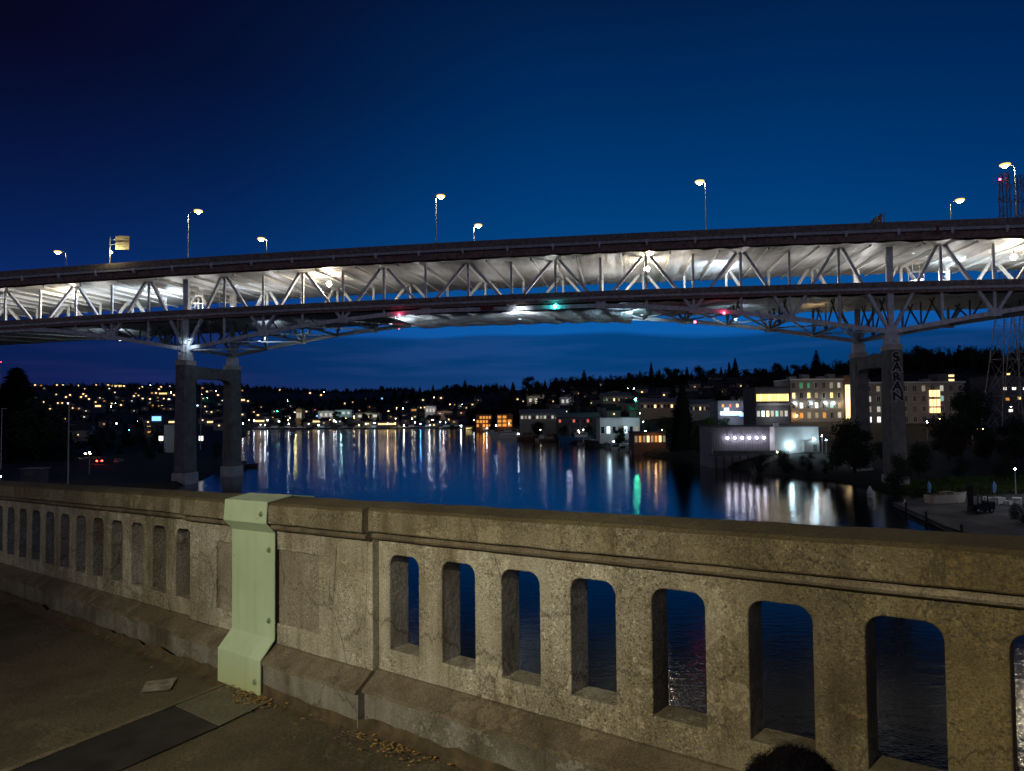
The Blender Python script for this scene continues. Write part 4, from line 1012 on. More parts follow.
# nearer trees one can tell apart
def ntree(px, ytop, Y, key, ws, label, h_=None, z0=None, group=None):
    top = at(px, ytop, Y); zz = H(top.x, Y) if z0 is None else z0; zz = max(zz, .3); h2 = max(2, top.z-zz)
    return tree(key, top.x, Y, zz, h2, ws, label, group)
ntree(682, 381, 268, 'cc', 1.15, 'tall dark columnar conifer at the water edge right of the marina')
ntree(698, 424, 250, 'bb', 1.15, 'round dark tree at the foot of the tall columnar conifer')
ntree(707, 415, 262, 'bg', 1.0, 'lamp lit yellow green tree beside the tall conifer')
ntree(664, 416, 300, 'bb', 1.0, 'dark tree left of the tall columnar conifer, above the orange lit terrace')
ntree(17, 366, 245, 'cc', 2.3, 'big black conifer silhouette near the left edge')
ntree(-12, 372, 260, 'c1', 1.6, 'black conifer at the very left edge')
ntree(38, 396, 240, 'bb', 1.2, 'rounded black tree beside the big left conifer')
ntree(853, 417, 172, 'bb', 1.15, 'spreading dark tree in front of the right pier, left of it')
ntree(836, 437, 180, 'bb', 1.1, 'low dark tree on the bank left of the spreading tree')
ntree(880, 440, 190, 'bb', 1.0, 'dark tree between the two legs of the right pier')
ntree(785, 449, 188, 'bush', .9, 'dark shrub on the bank below the white warehouse'); ntree(760, 452, 192, 'bush', .8, 'dark shrub at the left end of the bank below the warehouse'); ntree(808, 452, 184, 'bush', .9, 'dark shrub on the bank right of the warehouse'); ntree(826, 458, 178, 'bush', 1, 'dark shrub at the bend of the bank by the spreading tree')
ntree(968, 384, 205, 'bb', 1.0, 'tall broad black tree between the lit stairwell and the lattice tower')
ntree(947, 412, 180, 'bb', 1.2, 'dark tree under the orange lamp right of the right pier')
ntree(918, 440, 162, 'bb', 1.3, 'dark tree on the bank just right of the right pier'); ntree(985, 424, 178, 'bb', 1.2, 'dark tree below the left foot of the lattice tower'); ntree(1016, 414, 170, 'bb', 1.2, 'dark tree at the right edge below the lattice tower')
ntree(960, 455, 158, 'bush', 1, 'dark shrub on the bank behind the forklift'); ntree(1003, 452, 155, 'bush', 1, 'dark shrub on the bank behind the white crates')
ntree(1022, 498, 104, 'bush', .75, 'black shrub at the right edge of the dock'); ntree(897, 452, 150, 'bush', .9, 'dark shrub at the foot of the right pier')
ntree(620, 425, 318, 'bb', .9, 'small dark tree among the bright marina lamps'); ntree(575, 404, 470, 'bb', 1.1, 'dark tree above the long warehouses'); ntree(585, 396, 520, 'b0', 1, 'dark tree on the grassy slope above the blue trawler')
ntree(728, 424, 232, 'bush', .6, 'dark shrub behind the grey shed'); ntree(742, 405, 330, 'b1', 1, 'dark tree above the blue lit canopy')
ntree(134, 436, 330, 'bb', 1.4, 'dark tree mass left of the white lit block'); ntree(110, 440, 300, 'bb', 1.5, 'dark tree left of the left pier by the red tail light'); ntree(150, 446, 250, 'bb', 1.4, 'dark tree just left of the left pier'); ntree(60, 440, 280, 'bb', 1.5, 'dark tree behind the bare pole')
ntree(217, 440, 255, 'bb', .7, 'pale lit little tree between the legs of the left pier')
rt_ = random.Random(77)
for i in range(46):
    px_ = rt_.uniform(515, 765); Y = rt_.choice([300, 340, 400, 450, 480, 520]); X = (px_-512)/F*Y; zz = H(X, Y)
    if zz < 1.2: continue
    tree(rt_.choice(['bb', 'b0', 'b1', 'b2', 'c1', 'c2']), X, Y, zz, rt_.uniform(5, 10), 1.15, 'dark tree growing between the buildings of the middle slope', 'trees between the buildings on the middle slope')
for i in range(30):
    px_ = rt_.uniform(262, 500); Y = rt_.uniform(800, 1000); X = (px_-512)/F*Y; zz = H(X, Y)
    if zz < 1.2: continue
    tree(rt_.choice(['bb', 'b0', 'b1', 'b2', 'c1', 'c2']), X, Y, zz, rt_.uniform(8, 14), 1.15, 'dark tree among the houses behind the far waterfront', 'trees among the far waterfront houses')
# grass bank by the dock
mb = MB(); r_ = random.Random(8)
for i in range(9000):
    p_ = r_.uniform(865, 1120); Y = r_.uniform(139, 157); X = (p_-512)/F*Y; z_ = H(X, Y)
    if z_ < .1: continue
    l_ = r_.uniform(.15, .6)*(1+.6*noise.noise(Vector((X*.3, Y*.3, 0)))); a = r_.uniform(0, 3.14)
    mb.add([(X-.12*math.cos(a), Y-.12*math.sin(a), z_-.05), (X+.12*math.cos(a), Y+.12*math.sin(a), z_-.05), (X+r_.uniform(-.15, .15), Y+r_.uniform(-.15, .15), z_+l_)], [(0, 1, 2)])
tag(mb.build('grass', simple('grass_blades', (.07, .12, .02), .9, 0, .4, .5)), 'rough green grass bank behind the dock', None, None, 'stuff')

# ------------------------------------------------------------------ buildings
def wins(root, rects, y, mat, frame=True, depth=.12):
    for (x0, x1, z0, z1) in rects:
        w_ = MB().box(x0-.12, x1+.12, y-.06, y+.1, z0-.12, z1+.12).build('window', 'wall_dark', root)
        MB().box(x0, x1, y-.10, y-.061, z0, z1).build('pane', mat, w_)
def building(name, pxl, pxr, ytop, ybot, Y, depth, wall, roof, label, cat='building', yaw=0, group=None, base=None):
    a = at(pxl, ybot, Y); b_ = at(pxr, ybot, Y); top = at((pxl+pxr)/2, ytop, Y); cx = (a.x+b_.x)/2; W_ = (b_.x-a.x); z0 = at((pxl+pxr)/2, ybot, Y).z; h_ = top.z-z0
    t_ = empty(name, (cx, Y, z0), yaw, label, cat, group)
    MB().box(-W_/2, W_/2, 0, depth, -6, h_).build('wall', wall, t_)
    return t_, W_, h_
# distant houses / lamps, one per light of the photo
HM = {}
def house_mesh():
    a = MB().box(-4.5, 4.5, 0, 8, -3, 5.2); b_ = MB().add([(-5, -.5, 5.2), (5, -.5, 5.2), (5, 8.5, 5.2), (-5, 8.5, 5.2), (-5, 4, 8), (5, 4, 8)], [(0, 1, 5, 4), (2, 3, 4, 5), (0, 4, 3), (1, 2, 5), (0, 3, 2, 1)])
    oa = a.build('wall', 'wall_grey'); ob = b_.build('roof', 'roof_dark'); C.objects.unlink(oa); C.objects.unlink(ob); return oa.data, ob.data
HW, HR = house_mesh()
WM = {}
def win_mesh(mat):
    if mat not in WM:
        o_ = MB().box(-.5, .5, -.06, .06, -.5, .5).build('window', mat); C.objects.unlink(o_); WM[mat] = o_.data
    return WM[mat]
def where(px, py):
    if px < 130: a = 'on the left hillside'
    elif px < 175: a = 'just left of the left pier'
    elif px < 222: a = 'between the legs of left pier'
    elif px < 262: a = 'right beside the left pier'
    elif px < 345: a = 'on far shore left of the middle'
    elif px < 430: a = 'on far shore below red navigation lights'
    elif px < 520: a = 'on far shore left of long warehouses'
    elif px < 600: a = 'on slope above long warehouses'
    elif px < 675: a = 'on the slope above the marina'
    else: a = 'on hill behind grey shed'
    b_ = 'high ' if py < 392 else 'midway ' if py < 408 else 'low '
    return b_+a
CN = {'w': ('win_warm', 'warm'), 'y': ('win_yellow', 'yellow'), 'c': ('win_cool', 'cool white'), 'o': ('win_orange', 'orange'), 'b': ('win_blue', 'blue'), 'r': ('win_red', 'red'), 'W': ('win_white', 'white'), 'd': ('win_dim', 'dim')}
def house(px, py, c, ww=1.5, hw=1.3):
    q, gz = place(px, py, 4.0); mat, cn = CN[c]; s_ = q.y/F
    t_ = empty('house', (q.x, q.y, q.z-3.0), -math.atan2(q.x, q.y)*.6, 'small dark house with %s lit window %s' % (cn, where(px, py)), 'house', 'houses %s' % where(px, py))
    for nm, me in (('wall', HW), ('roof', HR)):
        o_ = bpy.data.objects.new(nm, me); C.objects.link(o_); o_.parent = t_
    o_ = bpy.data.objects.new('window', win_mesh(mat)); C.objects.link(o_); o_.parent = t_; o_.location = (0, -.1, 3.0); o_.scale = (min(8, ww*s_), 1, min(3.6, hw*s_))
LC = {'W': ('lamp_white', 'white'), 'y': ('lamp_shore_warm', 'warm yellow'), 'c': ('lamp_cool', 'cool white'), 'o': ('lamp_orange', 'orange'), 'g': ('lamp_green', 'green'), 'b': ('lamp_blue', 'blue'), 'v': ('lamp_violet', 'violet'), 'r': ('lamp_red', 'red')}
def lamp(px, py, c, s=1.0, label=None, hgt=6.0, Y=None):
    if Y is None: q, gz = place(px, py, hgt)
    else: q = at(px, py, Y); gz = max(0, H(q.x, q.y))
    gz = min(gz, q.z-2.0); gz = max(gz, 0)
    mat, cn = LC[c]; r_ = max(.16, min(1.1, .30*s*(q.y/F)**.75))
    t_ = empty('shore_lamp', (q.x, q.y, gz), 0, label or 'bright %s lamp post %s' % (cn, where(px, py)), 'lamp post', None if label else 'lamp posts %s' % where(px, py))
    hh_ = q.z-gz
    MB().cyl((0, 0, 0), (0, 0, hh_-r_*.8), .12, .08, 6).build('pole', 'galvanised', t_); MB().ball((0, 0, hh_), r_, 8, 6).build('globe', mat, t_, True)
for a in '''27 383 w;35 385 w;41 385.5 o;57 385 w;63 385 w;70 385 o;78 385.5 w;96 385 w;108 385 w;124 386 w;30 399 o;44 402 w;51 406 o;54 408 o;50 409 w;58 403 w;62 403 w;68 403 W;73 408 w;79 408.5 o;70 395 w;66 397 w;81 397 w;86 396 w;89 399 w;121 405 w;123 401 o;103 399 d;2.5 405 d;7 406 d;104 424 o;75.5 427.5 w;142 387 w;161 387 w;159 389 w;122 399 w;134 396 w;142.5 398 o;152 393 o;156 393 w;174 395 w;150 399 w;153 405.5 o;159 406 o;162 406 w;170 406 o;148 422 w;202.5 388 o;207 391.5 w;218 395 w;197.5 405.5 c;211.5 412 y;219 425.5 w;242.5 390.5 o;240 396.5 w;248 401 w;242.5 414.5 w;258 413 w;254 412 w;280 390 w;310 393 w;321 395 w;345 403.5 w;353 402.5 w;315 410 r;309 416.5 y;317 416 b;359 411 w;370 407 o;373 409 w;382 398.5 b;397 408 w;421 406 w;423 400 y;423.5 405 y;441 398 w;455.5 405 w;461 413 r;449 419.5 w;434 425 w;485 413.5 w;497.5 410.5 o;533 401 y;534 397.5 y;542.5 403.5 w;547 397 y;549 398 w;553 401.5 w;552 397 w;537.5 391 w;569.5 389.5 w;569 393 w;571 401.5 w;579 393.5 w;580.5 384 w;592 394 y;591 403 y;601 385 d;606 402 o;602 403 w;621.5 405.5 r;627.5 405.5 w;619.5 401.5 w;614 414 w;642 392 w;664 395 w;683 391.5 w;689.5 398.5 w;703 402 w;708.5 402 w;685.5 405 w;711 389 o;717 386 w;715 398 o;713 400 o;696 403 w;734 384 y;728 388 w;741 386 w;748 382 y;752 388 y;722 392 o;736 395 w'''.split(';'):
    x_, y_, c_ = a.split(); house(float(x_), float(y_), c_)
rq = random.Random(21)
for (n_, xa, xb, ya, yb) in ((34, 30, 175, 391, 411), (22, 85, 172, 397, 409), (12, 198, 226, 389, 414), (40, 250, 480, 398, 419), (26, 262, 470, 411, 423), (22, 520, 640, 388, 408), (16, 690, 752, 380, 402), (14, 40, 240, 384, 390), (10, 60, 170, 414, 440), (44, 252, 478, 412, 424), (20, 150, 245, 398, 424), (26, 482, 640, 398, 416), (12, 640, 700, 392, 420)):
    for _ in range(int(n_*.57)):
        c_ = rq.choices('wwwyWcod', (4, 3, 2, 3, 2, 1, 2, 3))[0]; sz = rq.uniform(.5, 1.25); house(rq.uniform(xa, xb), rq.uniform(ya, yb), c_, sz*rq.uniform(.8, 1.8), sz)
for a in '''116 386 y 13;163 393.5 y 8;98 406 w 6;414 410 o 5;438 413 o 5;316 421.5 w 17;387 424 w 18;260 421 w 9;172 422 w 12;212 422 w 10;242 400 w 6;152 432 o 9;153 427 y 12;396 416 y 8;469 428.5 y 6;624 396.5 W 9;612 404 c 4'''.split(';'):
    x_, y_, c_, n_ = a.split(); x_ = float(x_); y_ = float(y_); n_ = float(n_)
    q, gz = place(x_, y_, 3.5); s_ = q.y/F; mat, cn = CN[c_]
    t_ = empty('long_building', (q.x, q.y, q.z-2.4), 0, 'long dark building with %s lit windows %s' % (cn, where(x_, y_)), 'building', 'long low buildings %s' % where(x_, y_))
    Wd = n_*s_+4; MB().box(-Wd/2, Wd/2, 0, 10, -5, 5.2).build('wall', 'wall_grey', t_); MB().box(-Wd/2-.4, Wd/2+.4, -.5, 10.5, 5.2, 5.7).build('roof', 'roof_dark', t_)
    nw = max(3, int(n_*.6)); st_ = n_*s_/nw
    for i in range(nw): MB().box(-n_*s_/2+i*st_+.08*st_, -n_*s_/2+(i+.86)*st_, -.12, -.02, 2.4-.8*s_, 2.4+.8*s_).build('window', mat, t_)
for a in '''60 408 W .9;111 406.5 W 1.4;115.5 403 c .8;126 397 c 1;68 403.5 y .8;116.5 423.5 W 1.2;89.5 452.5 W 1.0;.5 476.5 W 1.0;129 430 g .4;150.5 385 y 1;171 392.5 y 1.4;137.5 421 c 1;159 423 W 1.2;168 418 y 1.3;201.5 394.5 y 1;216 391 y 1;207.5 398 g .8;243 423.5 W 1.3;249 420 y .7;254 420.5 W 1.5;267.5 420 W 1.7;279 421.5 W 2.3;285.5 416.5 W 1.5;277.5 411 g .9;293 410.5 W 1;287.5 400.5 c .9;299 419 y 1.4;303 422 o 1;332.5 410.5 y 1.9;324 392 W .8;354 416.5 y 1.1;368 416.5 y 1.2;366 424 y 1.2;374.5 423 c 1.5;388.5 411 o 1.1;403 408.5 W 1.3;396.5 408.5 y .6;404 425.5 y 1.6;420.5 424 b 1.5;432.5 420 y 2.1;440 428.5 y .9;434 397.5 y .9;450 404.5 o .9;462 404.5 W 1;461 426 W 1.7;480 413 y .5;496 425.5 c 1.7;509 423.5 y 1.0;508 408 W 1.1;520 400.5 o 1.1;564 392 v 1.4;589.5 398.5 g .5;628 388.5 W .8;634 388.5 W .8;618.5 397 y 1;635 393 W .6;640 413.5 W .7;632 418 c 1;609 421 c 1.4;632 425 c 2.0;628 425.5 c 1.4;612 428 c .8;643 422 W 1.4;645.5 431 W .9;654 432.5 o 1.6;662 430 y .7;667 390.5 o 1;700.5 398 W .8;706 390 o .8'''.split(';'):
    x_, y_, c_, s_ = a.split(); lamp(float(x_), float(y_), c_, float(s_))
lamp(620.5, 449, 'W', .8, 'single white lamp at the water edge below the marina', 2.5)
lamp(1, 362, 'r', .6, 'tall mast with a red warning light at the very left edge', 10, Y=400)
rl_ = random.Random(5)
for i in range(24):
    lamp(rl_.uniform(252, 482), rl_.uniform(417, 425.5), rl_.choice('WWyycyo'), rl_.uniform(.7, 1.5))
for i in range(10):
    lamp(rl_.uniform(500, 632), rl_.uniform(414, 434), rl_.choice('WycyW'), rl_.uniform(.5, 1.0))
lamp(636, 399.5, 'g', 3.6, 'green floodlight mast on the slope above the marina building', 10, Y=430)
lamp(710, 431.5, 'W', 2.4, 'bright white lamp post at the left end of the grey shed', 6, Y=238)
lamp(927, 422, 'W', 2.2, 'bright white lamp post right of the right pier', 7, Y=222)
lamp(939, 419, 'o', 2.0, 'orange lamp beside the lit stairwell right of the right pier', 7, Y=240)
lamp(1015, 469, 'W', .7, 'small white lamp on a thin pole above the dock at the right', 5, Y=140)
lamp(777, 452, 'y', .9, 'small warm lamp at the corner of the white warehouse', 3, Y=205)

# big apartment block
def block(pxl, pxr, ytop, ybot, Y, depth, wall, label, lits, rows, cols, yaw=0, name='apartment_building', roofbits=True):
    t_, W_, h_ = building(name, pxl, pxr, ytop, ybot, Y, depth, wall, 'roof_dark', label, 'apartment block', yaw)
    MB().box(-W_/2-.25, W_/2+.25, -.25, depth+.25, h_, h_+.5).build('parapet', 'wall_white' if wall == 'wall_grey' else 'roof_grey', t_)
    fh = h_/rows; cw = W_/cols
    for r0 in range(rows):
        MB().box(-W_/2-.05, W_/2+.05, -.14, -.002, h_-r0*fh-.22, h_-r0*fh-.02).build('ledge', 'roof_grey', t_)
        for c0 in range(cols):
            mt = lits.get((r0, c0), 'glass_dark'); x0 = -W_/2+(c0+.24)*cw; x1 = x0+cw*.36; z1 = h_-r0*fh-.22*fh-.2; z0 = z1-.52*fh
            fr = MB().box(x0-.15, x1+.15, -.1, .1, z0-.15, z1+.15).build('window', 'wall_white' if (r0+c0) % 2 else 'wall_tan', t_)
            MB().box(x0, x1, -.14, -.101, z0, z1).build('pane', mt, fr)
            MB().box(x1-.18*cw, x1-.16*cw, -.16, -.141, z0, z1).build('mullion', 'wall_white', fr)
    if roofbits:
        for i, fx in enumerate((-.35, -.1, .22, .4)): MB().box(W_*fx-1.4, W_*fx+1.4, depth*.3, depth*.3+3, h_+.5, h_+1.6+(i % 2)*.8).build('roof_unit', 'roof_grey', t_)
    return t_, W_, h_
L1 = {(0, 1): 'win_green', (0, 2): 'win_green', (0, 5): 'win_dim', (1, 0): 'win_warm', (1, 2): 'win_yellow', (1, 5): 'win_yellow', (1, 3): 'win_dim', (2, 1): 'win_white', (2, 3): 'win_white', (2, 5): 'win_teal', (3, 0): 'win_dim', (3, 1): 'win_orange', (3, 2): 'win_dim', (3, 3): 'win_dim', (3, 4): 'win_orange', (3, 6): 'win_pale', (2, 6): 'win_dim', (0, 6): 'win_pale'}
t_, W_, h_ = block(791, 844, 380, 420, 262, 16, 'wall_grey', 'pale four storey apartment block with scattered lit windows left of the right pier', L1, 4, 7)
for i, (x_, r_) in enumerate(((-.42, .5), (-.12, .45), (.15, .5), (.3, .4))):   # facade lamps
    MB().ball((W_*x_, -.6, h_*.42), r_*.6, 8, 6).build('wall_lamp', 'lamp_white', t_, True)
MB().ball((-W_*.42, -1.2, 1.6), .35, 8, 6).build('entrance_lamp', 'lamp_orange', t_, True)
plight('porch_light', (-W_*.1, -5, 3), 260, (1, .72, .45), .4, t_); plight('porch_light', (W_*.3, -6, 5), 160, (1, .78, .55), .4, t_); plight('porch_light', (-W_*.35, -6, 7), 160, (1, .8, .6), .4, t_)
t_, W_, h_ = building('apartment_wing', 756, 790, 388, 418, 258, 14, 'wall_dark', 'roof_dark', 'lower dark wing with a continuous band of yellow lit windows left of the apartment block', 'apartment block')
for i in range(11): MB().box(-W_/2+.3+i*(W_-.5)/11, -W_/2+.3+(i+.82)*(W_-.5)/11, -.12, -.02, h_*.56, h_*.80).build('window', ['win_yellow', 'win_warm', 'win_yellow'][i % 3], t_)
for i in range(7): MB().box(-W_/2+.4+i*(W_-.6)/7, -W_/2+.4+(i+.6)*(W_-.6)/7, -.12, -.02, h_*.05, h_*.24).build('shop_window', ['win_pale', 'win_cool', 'win_warm', 'win_dim', 'win_teal', 'win_dim', 'win_pale'][i], t_)
MB().box(-W_/2-.3, W_/2, -.6, 14, h_, h_+.5).build('roof', 'roof_dark', t_); MB().box(-W_/2, W_/2, -1.2, -.13, h_*.42, h_*.5).build('balcony', 'wall_grey', t_)
plight('porch_light', (0, -4, 2), 700, (.9, .9, 1), .4, t_)
t_, W_, h_ = building('stair_tower', 844.5, 851.5, 376, 420, 262, 8, 'wall_brick', 'roof_dark', 'glazed stair tower glowing in a tall yellow strip beside the right pier', 'stair tower')
MB().box(-W_*.28, W_*.42, -.3, -.02, .5, h_*.80).build('glazing', 'win_strip', t_); MB().box(-W_/2-.1, W_/2+.1, -.3, 8.2, h_, h_+.4).build('roof', 'roof_dark', t_)
plight('stair_light', (0, -2.5, h_*.4), 500, (1, .75, .4), .4, t_)
L2 = {(0, 7): 'win_dim', (1, 0): 'win_dim', (1, 1): 'win_pale', (1, 3): 'win_pale', (1, 4): 'win_teal', (2, 1): 'win_dim', (2, 2): 'win_pale', (3, 1): 'win_white', (3, 2): 'win_white', (1, 9): 'win_teal', (0, 9): 'win_pale', (2, 8): 'win_dim', (0, 2): 'win_dim'}
t_, W_, h_ = block(857, 966, 383, 424, 258, 14, 'wall_grey', 'dim grey apartment block behind the right pier with a lit stairwell', L2, 4, 12)
for i, (z0, z1, m_) in enumerate(((.66, .82, 'win_warm'), (.43, .60, 'win_warm'), (.27, .39, 'win_warm'))):
    MB().box(W_*.17, W_*.265, -.32, -.17, h_*z0, h_*z1).build('stairwell_glazing', m_, t_); 
    for j in range(2): MB().box(W_*(.198+.03*j), W_*(.202+.03*j), -.36, -.321, h_*z0, h_*z1).build('mullion', 'wall_tan', t_)
MB().box(W_*.30, W_*.46, 3, 9, h_+.5, h_+3.4).build('penthouse', 'wall_dark', t_)
for z_ in (1.0, 2.6): MB().box(W_*.40, W_*.45, 2.85, 2.97, h_+z_-.3, h_+z_+.4).build('penthouse_window', 'win_warm', t_)
plight('street_glow', (W_*.1, -12, 4), 350, (1, .7, .42), .5, t_); plight('street_glow', (-W_*.3, -10, 4), 160, (1, .8, .6), .5, t_)
t_, W_, h_ = building('office_building', 992, 1060, 376, 420, 300, 14, 'wall_dark', 'roof_dark', 'dark building with small white and orange lit windows behind the lattice tower', 'building')
for x_, z_, m_ in ((-.30, .72, 'win_white'), (-.16, .72, 'win_white'), (0, .72, 'win_white'), (-.26, .48, 'win_orange'), (-.08, .5, 'win_yellow'), (-.22, .22, 'win_white'), (.05, .3, 'win_yellow'), (-.35, .1, 'win_dim'), (-.24, 1.04, 'win_yellow')): MB().box(W_*x_-.8, W_*x_+.8, -.12, -.02, h_*z_-.6, h_*z_+.5).build('window', m_, t_)
MB().box(-W_/2-.2, W_/2, -.3, 14.2, h_, h_+.5).build('roof', 'roof_dark', t_)
lamp(1011, 407, 'W', 1.0, 'white lamp behind the lattice tower', 6, Y=280)
for i, x_ in enumerate((967, 972, 977, 983)): lamp(x_, 428.5+.2*i, 'o', .8, 'orange lamp in the short row below the black tree, %s from the left' % ['first', 'second', 'third', 'last'][i], 3, Y=215)
# buildings around E
t_, W_, h_ = building('shop_building', 718, 756, 401, 419, 300, 12, 'wall_purple', 'roof_dark', 'low purple lit building with a glowing blue white canopy above the grey shed', 'building')
MB().box(-W_/2, W_/2, -.2, 12, h_, h_+.4).build('roof', 'roof_dark', t_)
MB().box(-W_*.44, W_*.02, -5, -.1, h_*.22, h_*.42).build('canopy_light', 'win_cool', t_); MB().box(-W_*.42, -W_*.30, -5, -4.5, h_*.42, h_*.62).build('canopy_sign', 'win_cool', t_); MB().box(W_*.06, W_*.28, -.3, -.21, h_*.14, h_*.36).build('window', 'win_blue', t_)
for i, m_ in enumerate(('win_orange', 'win_red', 'win_warm', 'win_pale', 'win_warm')): MB().box(-W_*.4+i*W_*.19, -W_*.34+i*W_*.19, -.3, -.21, h_*.66, h_*.84).build('window', m_, t_)
plight('canopy_glow', (-W_*.2, -7, 2.5), 900, (.6, .85, 1), .5, t_); plight('sign_glow', (W_*.2, -4, 5), 250, (.7, .5, 1), .4, t_)
# white warehouse
t_, W_, h_ = building('warehouse', 775, 819, 427, 452, 210, 16, 'wall_white', 'roof_grey', 'plain white flat roofed warehouse lit by two cool wall lamps', 'warehouse')
MB().box(-W_/2-.2, W_/2+.2, -.2, 16.2, h_, h_+.25).build('roof', 'roof_grey', t_)
MB().box(-W_/2-.1, -W_*.40, -.1, 1.0, h_+.25, h_+1.2).build('chimney', 'wall_white', t_)
MB().box(W_*.1, W_*.44, -2.2, -.02, 0, h_*.48).build('annex', 'wall_grey', t_); MB().box(W_*.3, W_*.38, -2.3, -2.21, .3, 2.3).build('door', 'wall_dark', t_)
for x_, z_, s_ in ((-W_*.17, h_*.26, .34), (W_*.31, h_*.53, .30)):
    MB().ball((x_, -2.5 if x_ > 0 else -.6, z_), s_, 10, 8).build('wall_lamp', 'lamp_cool', t_, True); MB().box(x_-.05, x_+.05, -2.4 if x_ > 0 else -.5, -.02, z_+.3, z_+.4).build('lamp_arm', 'galvanised', t_)
plight('wall_light', (-W_*.17, -1.8, h_*.3), 260, (.55, .85, 1), .3, t_); plight('wall_light', (W_*.31, -3.6, h_*.55), 240, (.6, .87, 1), .3, t_); plight('yard_light', (-W_*.05, -12, 9), 330, (.72, .86, 1), .5, t_)
lamp(822, 436, 'W', 1.5, 'white lamp post right of the white warehouse', 5, Y=205); lamp(826, 440, 'c', 1.3, 'cool lamp post at the right corner of the white warehouse', 5, Y=200); lamp(835, 452, 'y', 1.6, 'warm lamp on the quay right of the white warehouse', 3, Y=192)
# grey shed with a row of lamps
t_, W_, h_ = building('boat_shed', 712, 775, 427, 451, 214, 14, 'wall_purple', 'roof_grey', 'long grey boat shed with a row of six wall lamps over the water', 'shed')
MB().box(-W_/2-.3, W_/2+.3, -.4, 14.2, h_, h_+.3).build('roof', 'roof_dark', t_)
for i in range(24): MB().box(-W_/2+i*W_/24, -W_/2+i*W_/24+.08, -.06, -.002, 0, h_).build('wall_rib', 'wall_grey', t_)
for i in range(6):
    x_ = (727+7.25*i-743.5)/63*W_
    fx = MB().box(x_-.06, x_+.06, -.9, -.02, h_*.66, h_*.70).build('wall_lamp', 'galvanised', t_)
    MB().ball((x_, -.9, h_*.55), .30, 10, 8).build('bulb', 'lamp_lav', fx, True) if 'lamp_lav' in MATS else MB().ball((x_, -.9, h_*.55), .30, 10, 8).build('bulb', emit('lamp_lav', (.86, .82, 1), 45), fx, True)
MB().box(-W_/2-1, W_/2+.5, -4.5, -.3, -1.1, -.6).build('quay_deck', 'dock_grey', t_); MB().box(-W_/2-1, W_/2+.5, -4.6, -4.4, -.6, .35).build('quay_rail', 'wall_dark', t_)
for i in range(9): MB().cyl((-W_/2+i*W_/8, -4.1, -6), (-W_/2+i*W_/8, -4.1, -1.1), .2, k=8).build('pile', 'bark', t_)
# floating pier left of it
def slab(name, pxl, pxr, py, Yc, dep, mat, label, cat, z=.5, yaw=0):
    a = at(pxl, py, Yc); b_ = at(pxr, py, Yc); t_ = empty(name, ((a.x+b_.x)/2, Yc, z), yaw, label, cat); Wd = b_.x-a.x
    MB().box(-Wd/2, Wd/2, -dep/2, dep/2, -.5, 0).build('deck', mat, t_)
    for i in range(5): MB().cyl((-Wd/2+i*Wd/4, -dep/2-.2, -3), (-Wd/2+i*Wd/4, -dep/2-.2, 1.0), .16, k=8).build('pile', 'bark', t_)
    return t_, Wd
slab('floating_pier', 652, 676, 456, 270, 4, 'dock_grey', 'pale floating pier below the tall conifer', 'pier'); slab('floating_pier', 703, 745, 461, 226, 3.5, 'dock_grey', 'pale floating pier left of the boat shed quay', 'pier')
# orange lit terrace restaurant
t_, W_, h_ = building('restaurant', 634, 666, 433, 447, 282, 12, 'wall_brick', 'roof_dark', 'low waterside building glowing orange left of the tall conifer', 'building')
MB().box(-W_/2-.6, W_/2+.6, -1.5, 12, h_, h_+.4).build('roof', 'roof_dark', t_)
for i in range(8): MB().box(-W_/2+.4+i*W_/8, -W_/2+.4+(i+.6)*W_/8, -.1, -.02, h_*.35, h_*.8).build('window', ['win_dim', 'win_orange', 'win_dim', 'win_warm', 'win_dim', 'win_orange', 'win_warm', 'win_dim'][i], t_)
plight('terrace_light', (W_*.12, -3, h_*.8), 160, (1, .55, .25), .3, t_)
